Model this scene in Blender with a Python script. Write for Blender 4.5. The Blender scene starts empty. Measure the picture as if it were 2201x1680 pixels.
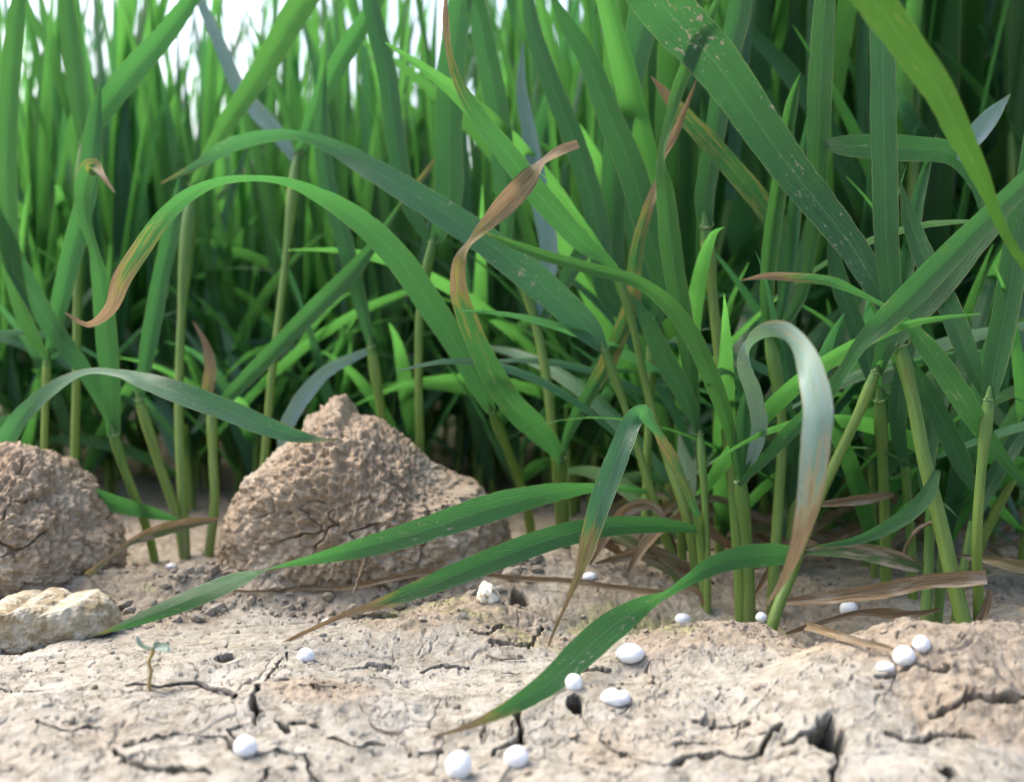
import bpy, math, random
import numpy as np
from mathutils import Vector
random.seed(7); RNG = np.random.default_rng(7)
SC = bpy.context.scene
COL = SC.collection

# ------------------------------------------------------------------ camera, sky, sun, exposure
CAM_H, TILT, FOCAL_PX = 0.052, math.radians(5.33), 2360.0        # metres, radians, pixels of a 2201 px wide frame
cam_data = bpy.data.cameras.new('camera'); cam = bpy.data.objects.new('camera', cam_data); COL.objects.link(cam)
cam.location = (0, 0, CAM_H); cam.rotation_euler = (math.pi/2 - TILT, 0, 0)
cam_data.sensor_width = 36.0; cam_data.lens = 36.0*FOCAL_PX/2201.0
cam_data.clip_start = 0.004; cam_data.clip_end = 400.0
cam_data.dof.use_dof = True; cam_data.dof.focus_distance = 0.160; cam_data.dof.aperture_fstop = cam_data.lens/1.9
SC.camera = cam
SUN_EL, SUN_AZ = math.radians(54), math.radians(-66)             # azimuth clockwise from +Y (the viewing direction)
world = bpy.data.worlds.new('World'); SC.world = world; world.use_nodes = True
wn = world.node_tree.nodes; wl = world.node_tree.links
sky = wn.new('ShaderNodeTexSky'); sky.sky_type = 'NISHITA'; sky.sun_disc = False
sky.sun_elevation = SUN_EL; sky.sun_rotation = SUN_AZ; sky.air_density = 1.0; sky.dust_density = 6.0; sky.ozone_density = 1.0
wl.new(sky.outputs[0], wn['Background'].inputs[0]); wn['Background'].inputs[1].default_value = 0.15
sun_data = bpy.data.lights.new('sun', 'SUN'); sun = bpy.data.objects.new('sun', sun_data); COL.objects.link(sun)
sun_data.energy = 0.8; sun_data.angle = math.radians(25); sun_data.color = (1.0, 0.98, 0.95)
sd = Vector((math.sin(SUN_AZ)*math.cos(SUN_EL), math.cos(SUN_AZ)*math.cos(SUN_EL), math.sin(SUN_EL)))
sun.rotation_euler = sd.to_track_quat('Z', 'Y').to_euler(); sun.location = (0, 0, 3)
SC.view_settings.view_transform = 'Standard'; SC.view_settings.look = 'None'
SC.view_settings.exposure = 1.8; SC.view_settings.gamma = 1.0; SC.view_settings.use_curve_mapping = False
SC.cycles.use_adaptive_sampling = True; SC.cycles.adaptive_threshold = 0.02
SC.cycles.max_bounces = 9; SC.cycles.diffuse_bounces = 8; SC.cycles.glossy_bounces = 2; SC.cycles.transmission_bounces = 5
SC.cycles.transparent_max_bounces = 4; SC.cycles.caustics_reflective = False; SC.cycles.caustics_refractive = False

# ------------------------------------------------------------------ geometry helpers
CA, SA = math.cos(TILT), math.sin(TILT)
def at(px, py, d):
    """World point (metres) of a place sighted at (px, py) in the 2201 px frame and lying d millimetres deep."""
    d = d*0.001; X = (px-1100.5)/FOCAL_PX*d; U = (840.0-py)/FOCAL_PX*d
    return np.array((X, d*CA+U*SA, CAM_H-d*SA+U*CA))

def hash2(ix, iy, iz, seed):
    h = (ix.astype(np.uint64)*np.uint64(374761393) + iy.astype(np.uint64)*np.uint64(668265263) + iz.astype(np.uint64)*np.uint64(2147483647) + np.uint64(seed*1274126177 % (1 << 32))) & np.uint64(0xffffffff)
    h = ((h ^ (h >> np.uint64(13)))*np.uint64(1274126177)) & np.uint64(0xffffffff)
    h = ((h ^ (h >> np.uint64(16)))*np.uint64(2246822519)) & np.uint64(0xffffffff)
    return (h ^ (h >> np.uint64(15))) & np.uint64(0xffffffff)
def perlin(x, y, z=None, seed=0):
    x = np.asarray(x, float); y = np.asarray(y, float); z = np.zeros_like(x) if z is None else np.asarray(z, float)
    flat = not np.any(z)
    ix, iy, iz = np.floor(x), np.floor(y), np.floor(z); fx, fy, fz = x-ix, y-iy, z-iz
    ix = (ix+10000).astype(np.int64); iy = (iy+10000).astype(np.int64); iz = (iz+10000).astype(np.int64)
    s = lambda t: t*t*t*(t*(t*6-15)+10)
    u, v, w = s(fx), s(fy), s(fz)
    def g(dx, dy, dz):
        h = hash2(ix+dx, iy+dy, iz+dz, seed)
        a = (h & np.uint64(0xffff)).astype(float)/65536*2*np.pi
        if flat: return np.cos(a)*(fx-dx)+np.sin(a)*(fy-dy)
        c = ((h >> np.uint64(16)) & np.uint64(0xffff)).astype(float)/32768-1; r = np.sqrt(np.maximum(0, 1-c*c))
        return r*np.cos(a)*(fx-dx)+r*np.sin(a)*(fy-dy)+c*(fz-dz)
    def lay(dz):
        a = g(0, 0, dz); b = g(1, 0, dz); c = g(0, 1, dz); d = g(1, 1, dz)
        return (a+(b-a)*u)*(1-v)+(c+(d-c)*u)*v
    l0 = lay(0)
    if flat: return l0*1.5
    return (l0+(lay(1)-l0)*w)*1.5
def fbm(x, y, z=None, o=4, seed=0, gain=0.5):
    r = 0; a = 1; f = 1
    for i in range(o):
        r = r+a*perlin(x*f, y*f, None if z is None else z*f, seed+i*17); a *= gain; f *= 2.03
    return r
def sstep(a, b, x):
    t = np.clip((x-a)/(b-a), 0, 1); return t*t*(3-2*t)

def mesh_obj(name, verts, faces, mat, parent=None, smooth=True, attrs=None, uv=None, origin=None):
    verts = np.asarray(verts, float)
    if origin is not None: verts = verts-np.asarray(origin)
    me = bpy.data.meshes.new(name)
    faces = np.asarray(faces, np.int32); n = len(verts); k = faces.shape[1]
    me.vertices.add(n); me.vertices.foreach_set('co', verts.astype(np.float32).ravel())
    me.loops.add(faces.size); me.loops.foreach_set('vertex_index', faces.ravel())
    me.polygons.add(len(faces)); me.polygons.foreach_set('loop_start', np.arange(0, faces.size, k, dtype=np.int32))
    me.polygons.foreach_set('use_smooth', np.full(len(faces), smooth))
    me.update(calc_edges=True)
    if uv is not None:
        l = me.uv_layers.new(name='UVMap'); l.data.foreach_set('uv', np.asarray(uv, np.float32)[faces.ravel()].ravel())
    for k_, a in (attrs or {}).items():
        at_ = me.attributes.new(k_, 'FLOAT', 'POINT'); at_.data.foreach_set('value', np.asarray(a, np.float32))
    me.materials.append(mat)
    o = bpy.data.objects.new(name, me); COL.objects.link(o)
    if parent is not None: o.parent = parent
    return o
def grid_faces(nr, nc, wrap=False):
    i = np.arange(nr-1)[:, None]; j = np.arange(nc if wrap else nc-1)[None, :]
    j2 = (j+1) % nc
    return np.stack(np.broadcast_arrays(i*nc+j, i*nc+j2, (i+1)*nc+j2, (i+1)*nc+j), -1).reshape(-1, 4)
def tag(o, label, cat, group=None, kind=None):
    o['label'] = label
    if cat: o['category'] = cat
    if group: o['group'] = group
    if kind: o['kind'] = kind
    return o
def empty(name, loc):
    e = bpy.data.objects.new(name, None); COL.objects.link(e); e.location = loc; e.empty_display_size = 0.01; return e
def spline(P, n):
    """Catmull-Rom through rows of P by chord length, n samples."""
    P = np.asarray(P, float); c = np.r_[0, np.cumsum(np.linalg.norm(np.diff(P[:, :3], axis=0), axis=1)+1e-6)]
    m = np.gradient(P, c, axis=0) if len(P) > 2 else np.repeat((P[1:]-P[:1])/c[-1], 2, 0)
    s = np.linspace(0, c[-1], n); k = np.clip(np.searchsorted(c, s, 'right')-1, 0, len(c)-2)
    h = c[k+1]-c[k]; t = ((s-c[k])/h)[:, None]; h = h[:, None]
    return (2*t**3-3*t**2+1)*P[k]+(t**3-2*t**2+t)*h*m[k]+(-2*t**3+3*t**2)*P[k+1]+(t**3-t**2)*h*m[k+1]
def nrm(a): return a/np.maximum(np.linalg.norm(a, axis=-1, keepdims=True), 1e-12)

# ------------------------------------------------------------------ materials
class NT:
    def __init__(s, name):
        s.m = bpy.data.materials.new(name); s.m.use_nodes = True; s.n = s.m.node_tree.nodes; s.l = s.m.node_tree.links
        s.n.clear(); s.out = s.n.new('ShaderNodeOutputMaterial')
    def node(s, t, **kw):
        x = s.n.new(t)
        for k, v in kw.items():
            if k.startswith('i_'): s.put(x.inputs[k[2:].replace('_', ' ')], v)
            else: setattr(x, k, v)
        return x
    def put(s, sock, v):
        if isinstance(v, bpy.types.NodeSocket): s.l.new(v, sock)
        elif isinstance(v, (tuple, list)) and len(v) == 3 and sock.type == 'RGBA': sock.default_value = (*v, 1)
        else: sock.default_value = v
    def math(s, op, a, b=0.0, c=0.0, clamp=False):
        x = s.n.new('ShaderNodeMath'); x.operation = op; x.use_clamp = clamp
        for i, v in enumerate((a, b, c)): s.put(x.inputs[i], v)
        return x.outputs[0]
    def ramp(s, v, a, b, lo=0.0, hi=1.0):
        x = s.n.new('ShaderNodeMapRange'); x.interpolation_type = 'SMOOTHSTEP'
        for i, q in enumerate((v, a, b, lo, hi)): s.put(x.inputs[i], q)
        return x.outputs[0]
    def mix(s, f, a, b, mode='MIX'):
        x = s.n.new('ShaderNodeMix'); x.data_type = 'RGBA'; x.blend_type = mode
        s.put(x.inputs['Factor'], f); s.put(x.inputs[6], a); s.put(x.inputs[7], b); return x.outputs[2]
    def attr(s, name):
        return s.node('ShaderNodeAttribute', attribute_name=name).outputs['Fac']
    def noise(s, vec, scale, detail=3.0, rough=0.55, dist=0.0):
        x = s.node('ShaderNodeTexNoise'); s.put(x.inputs['Vector'], vec)
        x.inputs['Scale'].default_value = scale; x.inputs['Detail'].default_value = detail; x.inputs['Roughness'].default_value = rough; x.inputs['Distortion'].default_value = dist
        return x.outputs['Fac']
    def scaled(s, vec, sx, sy, sz=1.0):
        x = s.node('ShaderNodeVectorMath', operation='MULTIPLY'); s.put(x.inputs[0], vec); x.inputs[1].default_value = (sx, sy, sz); return x.outputs[0]
    def bump(s, h, strength, dist, normal=None):
        x = s.node('ShaderNodeBump'); x.inputs['Strength'].default_value = strength; x.inputs['Distance'].default_value = dist
        s.put(x.inputs['Height'], h)
        if normal is not None: s.put(x.inputs['Normal'], normal)
        return x.outputs[0]
    def surf(s, sh): s.l.new(sh, s.out.inputs[0]); return s.m

def leaf_material(name, dark, light, glow, trans=0.42, yellow=(0.19, 0.19, 0.055), rough=0.42):
    t = NT(name)
    uvn = t.node('ShaderNodeUVMap').outputs[0]; sep = t.node('ShaderNodeSeparateXYZ'); t.put(sep.inputs[0], uvn)
    u = sep.outputs[0]; rnd = t.node('ShaderNodeObjectInfo').outputs['Random']
    off = t.node('ShaderNodeCombineXYZ'); t.put(off.inputs[2], t.math('MULTIPLY', rnd, 37.0))
    ad = t.node('ShaderNodeVectorMath', operation='ADD'); t.put(ad.inputs[0], uvn); t.put(ad.inputs[1], off.outputs[0]); uv = ad.outputs[0]
    streak = t.noise(t.scaled(uv, 34, 1.2), 1.0, 2.0)
    blotch = t.noise(t.scaled(uv, 1.6, 1.1), 1.0, 3.0)
    vein = t.math('SINE', t.math('MULTIPLY', u, 2*math.pi*13))
    c = t.mix(t.ramp(streak, 0.32, 0.68), dark, light)
    c = t.mix(t.math('MULTIPLY', t.ramp(vein, 0.2, 1.0), 0.12), c, tuple(min(1, v*1.5) for v in light))
    tone = t.math('ADD', t.math('MULTIPLY', rnd, 0.5), t.math('MULTIPLY', blotch, 0.7))
    c = t.mix(t.ramp(tone, 0.25, 1.0, 0.0, 0.6), c, tuple(v*k for v, k in zip(light, (1.35, 1.15, 0.8))))
    ed = t.math('MULTIPLY', t.math('ABSOLUTE', t.math('SUBTRACT', u, 0.5)), 2.0)
    mid = t.ramp(ed, 0.09, 0.02)
    c = t.mix(t.math('MULTIPLY', mid, 0.42), c, (0.10, 0.24, 0.09))
    edge = t.math('MULTIPLY', t.ramp(t.math('ADD', ed, t.math('MULTIPLY', t.math('SUBTRACT', blotch, 0.5), 0.16)), 0.92, 0.99), 0.4)
    c = t.mix(edge, c, (0.34, 0.31, 0.12))
    # pale mildew / grit flecks
    sp = t.noise(t.scaled(uv, 9.0, 5.5), 1.0, 4.0, 0.65)
    cl = t.noise(t.scaled(uv, 1.0, 0.55), 1.0, 2.0)
    spots = t.math('MULTIPLY', t.ramp(t.math('ADD', t.math('ADD', sp, t.math('MULTIPLY', cl, 0.5)), t.math('MULTIPLY', t.attr('spots'), 0.07)), 0.94, 1.03), t.attr('spots'), clamp=True)
    c = t.mix(t.math('MULTIPLY', spots, 0.75), c, (0.42, 0.45, 0.34))
    # withering
    b = t.attr('brown')
    bn = t.noise(t.scaled(uv, 6.5, 0.9), 1.0, 5.0, 0.65)
    wear = t.math('ADD', b, t.math('MULTIPLY', t.math('SUBTRACT', bn, 0.5), 1.5))
    wear = t.math('ADD', wear, t.math('MULTIPLY', t.math('MULTIPLY', ed, ed), t.math('MULTIPLY', b, 0.35)))
    has = t.ramp(b, 0.02, 0.12)
    c = t.mix(t.math('MULTIPLY', t.ramp(wear, 0.32, 0.56), has), c, yellow)
    bs = t.noise(t.scaled(uv, 26, 1.4), 1.0, 4.0)
    bcol = t.mix(t.ramp(bs, 0.35, 0.65), (0.115, 0.074, 0.036), (0.37, 0.290, 0.165))
    dead = t.math('MULTIPLY', t.ramp(wear, 0.52, 0.72), has)
    c = t.mix(dead, c, bcol)
    h = t.math('ADD', t.math('MULTIPLY', vein, 0.5), t.math('MULTIPLY', streak, 1.2))
    h = t.math('ADD', h, t.math('MULTIPLY', dead, t.math('MULTIPLY', bs, 3.0)))
    nb = t.bump(h, 0.55, 0.00012)
    p = t.node('ShaderNodeBsdfPrincipled'); t.put(p.inputs['Base Color'], c); t.put(p.inputs['Normal'], nb)
    t.put(p.inputs['Roughness'], t.ramp(streak, 0.3, 0.7, rough-0.06, rough+0.1)); p.inputs['Specular IOR Level'].default_value = 0.42
    tl = t.node('ShaderNodeBsdfTranslucent'); t.put(tl.inputs['Normal'], nb)
    t.put(tl.inputs['Color'], t.mix(t.math('MAXIMUM', dead, spots), t.mix(t.math('MULTIPLY', t.ramp(wear, 0.32, 0.56), has), glow, (0.28, 0.28, 0.06)), (0.26, 0.18, 0.10)))
    mx = t.node('ShaderNodeMixShader'); mx.inputs[0].default_value = trans
    t.l.new(p.outputs[0], mx.inputs[1]); t.l.new(tl.outputs[0], mx.inputs[2])
    return t.surf(mx.outputs[0])

M_LEAF = leaf_material('wheat_leaf', (0.012, 0.053, 0.021), (0.028, 0.097, 0.038), (0.072, 0.27, 0.058))
M_BRIGHT = leaf_material('young_wheat_leaf', (0.018, 0.074, 0.018), (0.038, 0.125, 0.032), (0.075, 0.25, 0.046))
M_BACK = leaf_material('wheat_leaf_crop', (0.014, 0.060, 0.021), (0.033, 0.113, 0.037), (0.120, 0.39, 0.070), trans=0.52)
M_BLUE = leaf_material('blue_green_leaf', (0.022, 0.080, 0.044), (0.048, 0.142, 0.080), (0.08, 0.29, 0.08), trans=0.4, rough=0.36)
M_OLIVE = leaf_material('yellowish_leaf', (0.020, 0.060, 0.010), (0.038, 0.100, 0.016), (0.050, 0.16, 0.018))
M_SHEEN = leaf_material('painted_sheen_leaf', (0.085, 0.165, 0.165), (0.165, 0.265, 0.285), (0.12, 0.26, 0.11), trans=0.25, rough=0.36, yellow=(0.28, 0.25, 0.17))  # silvery blue base colour paints in the sky reflected on the blade

def stem_material():
    t = NT('wheat_stem')
    uvn = t.node('ShaderNodeUVMap').outputs[0]; rnd = t.node('ShaderNodeObjectInfo').outputs['Random']
    off = t.node('ShaderNodeCombineXYZ'); t.put(off.inputs[2], t.math('MULTIPLY', rnd, 51.0))
    ad = t.node('ShaderNodeVectorMath', operation='ADD'); t.put(ad.inputs[0], uvn); t.put(ad.inputs[1], off.outputs[0]); uv = ad.outputs[0]
    low = t.attr('low')
    st = t.noise(t.scaled(uv, 22, 0.8), 1.0, 3.0); bl = t.noise(t.scaled(uv, 2.2, 1.2), 1.0, 4.0, 0.6)
    g = t.mix(t.ramp(st, 0.3, 0.7), (0.048, 0.130, 0.024), (0.095, 0.205, 0.045))
    y = t.mix(t.ramp(st, 0.3, 0.7), (0.108, 0.195, 0.032), (0.215, 0.300, 0.074))
    c = t.mix(t.ramp(t.math('ADD', low, t.math('MULTIPLY', t.math('SUBTRACT', bl, 0.5), 0.7)), 0.1, 0.75), g, y)
    c = t.mix(t.math('MULTIPLY', t.ramp(bl, 0.62, 0.72), 0.4), c, (0.20, 0.14, 0.08))
    c = t.mix(t.math('MULTIPLY', t.ramp(t.math('ADD', low, t.math('MULTIPLY', t.math('SUBTRACT', st, 0.5), 0.8)), 0.86, 1.05), 0.75), c, (0.27, 0.22, 0.15))
    p = t.node('ShaderNodeBsdfPrincipled'); t.put(p.inputs['Base Color'], c); p.inputs['Roughness'].default_value = 0.42; p.inputs['Specular IOR Level'].default_value = 0.45
    t.put(p.inputs['Normal'], t.bump(st, 0.5, 0.00015))
    tl = t.node('ShaderNodeBsdfTranslucent'); t.put(tl.inputs['Color'], (0.30, 0.45, 0.06))
    mx = t.node('ShaderNodeMixShader'); mx.inputs[0].default_value = 0.25
    t.l.new(p.outputs[0], mx.inputs[1]); t.l.new(tl.outputs[0], mx.inputs[2])
    return t.surf(mx.outputs[0])
M_STEM = stem_material()

def plain(name, col, rough=0.6, col2=None, scale=2000.0, bump=0.3, bd=0.0002, trans=0.0, spec=0.4, stretch=(1, 1, 1), r0=0.35, r1=0.65):
    t = NT(name); ob = t.node('ShaderNodeTexCoord').outputs['Object']
    n = t.noise(t.scaled(ob, *stretch), scale, 5.0, 0.6)
    c = t.mix(t.ramp(n, r0, r1), col, col2 or tuple(v*1.35 for v in col))
    p = t.node('ShaderNodeBsdfPrincipled'); t.put(p.inputs['Base Color'], c); p.inputs['Roughness'].default_value = rough; p.inputs['Specular IOR Level'].default_value = spec
    if bump: t.put(p.inputs['Normal'], t.bump(n, bump, bd))
    if not trans: return t.surf(p.outputs[0])
    tl = t.node('ShaderNodeBsdfTranslucent'); t.put(tl.inputs['Color'], c); mx = t.node('ShaderNodeMixShader'); mx.inputs[0].default_value = trans
    t.l.new(p.outputs[0], mx.inputs[1]); t.l.new(tl.outputs[0], mx.inputs[2]); return t.surf(mx.outputs[0])
M_LIGULE = plain('pale_ligule', (0.20, 0.33, 0.11), 0.5, (0.42, 0.50, 0.28), 1500, trans=0.4)

def dead_material():
    t = NT('dead_leaf')
    uvn = t.node('ShaderNodeUVMap').outputs[0]; rnd = t.node('ShaderNodeObjectInfo').outputs['Random']
    off = t.node('ShaderNodeCombineXYZ'); t.put(off.inputs[2], t.math('MULTIPLY', rnd, 19.0))
    ad = t.node('ShaderNodeVectorMath', operation='ADD'); t.put(ad.inputs[0], uvn); t.put(ad.inputs[1], off.outputs[0]); uv = ad.outputs[0]
    st = t.noise(t.scaled(uv, 20, 0.9), 1.0, 4.0); bl = t.noise(t.scaled(uv, 2.5, 1.3), 1.0, 4.0, 0.6)
    c = t.mix(t.ramp(st, 0.3, 0.7), (0.115, 0.070, 0.035), (0.35, 0.262, 0.155))
    c = t.mix(t.ramp(bl, 0.45, 0.65), c, (0.34, 0.29, 0.22))
    c = t.mix(t.math('MULTIPLY', t.attr('green'), t.ramp(bl, 0.62, 0.4)), c, (0.07, 0.15, 0.05))
    p = t.node('ShaderNodeBsdfPrincipled'); t.put(p.inputs['Base Color'], c); p.inputs['Roughness'].default_value = 0.7; p.inputs['Specular IOR Level'].default_value = 0.25
    t.put(p.inputs['Normal'], t.bump(t.math('ADD', st, bl), 0.9, 0.0004))
    tl = t.node('ShaderNodeBsdfTranslucent'); t.put(tl.inputs['Color'], (0.30, 0.19, 0.10)); mx = t.node('ShaderNodeMixShader'); mx.inputs[0].default_value = 0.2
    t.l.new(p.outputs[0], mx.inputs[1]); t.l.new(tl.outputs[0], mx.inputs[2]); return t.surf(mx.outputs[0])
M_DEAD = dead_material()

def soil_material(name, crust=True):
    t = NT(name); ob = t.node('ShaderNodeTexCoord').outputs['Object']
    n1 = t.noise(ob, 95, 5.0, 0.62); n2 = t.noise(ob, 520, 5.0, 0.65); n3 = t.noise(ob, 2300, 4.0, 0.6)
    v = t.node('ShaderNodeTexVoronoi'); t.put(v.inputs['Vector'], ob); v.inputs['Scale'].default_value = 900
    brown = t.mix(t.ramp(n2, 0.32, 0.68), (0.172, 0.141, 0.104) if crust else (0.215, 0.162, 0.112), (0.288, 0.246, 0.190) if crust else (0.360, 0.288, 0.205))
    brown = t.mix(t.ramp(n1, 0.56, 0.74), brown, (0.35, 0.295, 0.228))
    if crust:
        pale = t.mix(t.ramp(n2, 0.30, 0.66), (0.176, 0.159, 0.124), (0.304, 0.288, 0.247))
        pale = t.mix(t.math('MULTIPLY', t.ramp(n1, 0.50, 0.70), 0.65), pale, (0.360, 0.345, 0.308))
        k = t.math('ADD', t.attr('crumb'), t.math('MULTIPLY', t.math('SUBTRACT', n2, 0.5), 0.55))
        k = t.math('ADD', k, t.math('MULTIPLY', t.math('SUBTRACT', n1, 0.5), 0.9))
        c = t.mix(t.ramp(k, 0.25, 0.72), pale, brown)
    else:
        n0 = t.noise(ob, 48, 4.0, 0.6)
        c = t.mix(t.ramp(n0, 0.50, 0.68), brown, (0.385, 0.335, 0.260))
        c = t.mix(t.math('MULTIPLY', t.ramp(n0, 0.46, 0.34), 0.45), c, (0.205, 0.148, 0.098))
    c = t.mix(t.math('MULTIPLY', t.ramp(n3, 0.60, 0.72), 0.55), c, (0.10, 0.066, 0.043))          # dark grains
    c = t.mix(t.math('MULTIPLY', t.ramp(n3, 0.40, 0.30), 0.35), c, (0.48, 0.45, 0.40))            # pale grains
    mo = t.math('ADD', t.attr('moss'), t.math('MULTIPLY', t.math('SUBTRACT', n2, 0.5), 1.1))
    mo = t.math('MULTIPLY', t.ramp(mo, 0.42, 0.75), t.ramp(t.attr('moss'), 0.03, 0.2))
    c = t.mix(t.math('MULTIPLY', mo, 0.5), c, t.mix(t.ramp(n3, 0.4, 0.6), (0.12, 0.125, 0.04), (0.27, 0.265, 0.085)))
    fl = t.noise(t.scaled(ob, 1.0, 2.0, 2.0), 640, 3.0, 0.5, 0.6)
    c = t.mix(t.math('MULTIPLY', t.ramp(fl, 0.61, 0.68), 0.6), c, (0.105, 0.074, 0.050))          # bits of dark organic matter
    p = t.node('ShaderNodeBsdfPrincipled'); t.put(p.inputs['Base Color'], c); p.inputs['Roughness'].default_value = 0.95; p.inputs['Specular IOR Level'].default_value = 0.1
    h = t.math('ADD', t.math('MULTIPLY', n3, 0.6), n2)
    h = t.math('ADD', h, t.math('MULTIPLY', v.outputs['Distance'], -0.35))
    t.put(p.inputs['Normal'], t.bump(h, 0.7, 0.00035))
    return t.surf(p.outputs[0])
M_SOIL = soil_material('cracked_soil'); M_CLOD = soil_material('crumbly_soil', False)
M_STONE = plain('limestone', (0.23, 0.180, 0.105), 0.85, (0.41, 0.375, 0.295), 420, 0.9, 0.0006, spec=0.2)
M_FLINT = plain('white_flint', (0.33, 0.26, 0.15), 0.55, (0.78, 0.76, 0.68), 700, 0.6, 0.0004, r0=0.40, r1=0.52)
M_TWIG = plain('black_twig', (0.022, 0.020, 0.020), 0.8, (0.075, 0.066, 0.060), 1500, 0.9, 0.0003)
M_ROOT = plain('dark_root', (0.06, 0.045, 0.035), 0.8, (0.16, 0.12, 0.09), 1500, 0.9, 0.0003)
def granule_material():
    t = NT('white_prill'); ob = t.node('ShaderNodeTexCoord').outputs['Object']; n = t.noise(ob, 600, 4.0)
    p = t.node('ShaderNodeBsdfPrincipled'); t.put(p.inputs['Base Color'], t.mix(t.math('MULTIPLY', t.ramp(t.noise(ob, 1500, 4.0, 0.6), 0.58, 0.70), 0.5), t.mix(n, (0.60, 0.62, 0.64), (0.72, 0.73, 0.75)), (0.40, 0.36, 0.30)))
    p.inputs['Roughness'].default_value = 0.5; p.inputs['Subsurface Weight'].default_value = 0.35; p.inputs['Subsurface Radius'].default_value = (1, 1, 1); p.inputs['Subsurface Scale'].default_value = 0.0006
    t.put(p.inputs['Normal'], t.bump(n, 0.35, 0.0003)); return t.surf(p.outputs[0])
M_PRILL = granule_material()

# ------------------------------------------------------------------ the ground
def flat_hit(px, py, z=0.0):
    d = (CAM_H-z)/((py-840.0)/FOCAL_PX*CA+SA); return at(px, py, d*1000)
# (px, py on the flat plane, half-width mm across, half-depth mm, height mm, sharpness)
BUMPS = [
    (1180, 1240, 18, 9, 4.5, 1.2), (1320, 1290, 16, 6, 2.0, 1.2), (1000, 1320, 22, 5, 1.8, 1.2), (1650, 1420, 16, 6, 2.4, 1.2), (560, 1268, 30, 7, 3.0, 1.0), (900, 1275, 28, 7, 3.4, 1.0),
    (1560, 1395, 19, 8, 5.0, 1.3), (1480, 1455, 12, 6, 3.2, 1.2), (1600, 1480, 22, 9, 1.6, 1.0),
    (2130, 1560, 27, 14, 7.2, 1.2), (1960, 1500, 14, 8, 2.4, 1.0), (2260, 1480, 24, 14, 4.0, 1.1),
    (880, 1385, 12, 6, 3.6, 1.1), (1050, 1345, 13, 7, 4.2, 1.4), (1110, 1400, 12, 6, 1.6, 1.3),
    (660, 1520, 12, 5, 1.6, 1.0), (330, 1445, 30, 8, 2.0, 1.2), (60, 1270, 38, 10, 5.5, 1.3),
    (700, 1310, 26, 10, -2.2, 1.0), (320, 1245, 22, 12, -4.0, 1.2), (1330, 1330, 26, 8, -1.8, 1.0), (1850, 1400, 24, 10, -4.5, 1.3), (1750, 1330, 40, 14, -3.0, 1.2),
    (1150, 1330, 6, 3, -4.0, 1.5), (2150, 1330, 16, 8, 3.0, 1.3), (200, 1560, 40, 9, 1.4, 1.0), (1000, 1540, 45, 9, 1.0, 1.0), (1400, 1600, 40, 7, -0.8, 1.0)]
BW = [(flat_hit(a, b)[:2], c*.001, d*.001, e*.001, f) for a, b, c, d, e, f in BUMPS]
def h_base(x, y):
    x = np.asarray(x, float); y = np.asarray(y, float)
    wx = x+0.0028*fbm(x*70, y*70, o=2, seed=3); wy = y+0.0022*fbm(x*70+7, y*70, o=2, seed=5)
    z = 0.0010*fbm(x*45, y*45, o=2, seed=11)+0.0005*fbm(x*95, y*95, o=2, seed=12)
    for (c, sx, sy, hh, p) in BW:
        q = ((wx-c[0])/sx)**2+((wy-c[1])/sy)**2
        z = z+hh*np.exp(-q**p)
    z = z+0.012*sstep(0.28, 0.5, y)*fbm(x*9, y*9, o=2, seed=21)
    far = sstep(0.6, 3.0, np.hypot(x, y))
    return z*(1-0.6*far)
_D = np.arange(95.0, 520.0, 0.4)
def hit(px, py):
    """World point where the sight line through (px, py) meets the bare ground."""
    P = np.array([at(px, py, d) for d in _D]); below = P[:, 2] < h_base(P[:, 0], P[:, 1])
    k = int(np.argmax(below)) if below.any() else len(_D)-1
    return P[k]
CRACKS = [  # (sight-line points, width mm, depth mm)
    ([(613,1406),(599,1438),(568,1459)], .5, 2.5), ([(555,1473),(543,1508),(554,1533),(543,1557)], .75, 4), ([(515,1557),(494,1571),(505,1589),(505,1620)], .5, 3),
    ([(277,1606),(333,1589),(382,1578),(421,1589),(484,1596),(505,1617)], .45, 3), ([(550,1622),(596,1617),(631,1627),(662,1627),(669,1666),(675,1700)], .45, 3),
    ([(575,1655),(564,1690)], .6, 4), ([(252,1620),(273,1645),(315,1652),(371,1659),(449,1666)], .5, 3), ([(592,1554),(617,1571)], .45, 2), ([(624,1557),(662,1555)], .6, 2),
    ([(1104,1529),(1122,1554),(1125,1582),(1136,1592)], .85, 5), ([(1125,1589),(1083,1610),(1060,1613),(1062,1634)], .65, 4), ([(887,1620),(943,1620)], .45, 2),
    ([(1290,1599),(1311,1613),(1353,1624),(1381,1641),(1426,1654),(1485,1634),(1535,1631)], .45, 3), ([(1535,1631),(1598,1638),(1633,1620),(1654,1582),(1682,1564)], .5, 3.5),
    ([(1689,1610),(1735,1589),(1770,1585)], .5, 3), ([(1430,1603),(1514,1603)], .35, 2), ([(1796,1625),(1794,1690)], .55, 4), ([(2005,1540),(2078,1515),(2210,1508)], .6, 3),
    ([(1016,1357),(1048,1364),(1086,1343)], .5, 2.5), ([(1060,1381),(1132,1390),(1152,1375),(1165,1345)], .6, 1.6), ([(0,1480),(60,1490),(110,1484)], .4, 2), ([(1235,1470),(1235,1445),(1270,1440),(1300,1436)], 1.0, 3.5),
    ([(80,1560),(150,1575),(215,1566)], .35, 2), ([(700,1590),(760,1610),(820,1604)], .35, 2), ([(1500,1560),(1560,1566),(1610,1556)], .35, 2), ([(1900,1590),(1960,1600),(2010,1585),(2090,1590)], .5, 2.5),
    ([(1890,1455),(1960,1440),(2040,1452)], .5, 2), ([(640,1480),(690,1488),(735,1478)], .35, 1.6), ([(760,1440),(800,1432),(850,1440)], .35, 1.6), ([(905,1450),(960,1436),(1010,1440)], .35, 1.6)]
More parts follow.
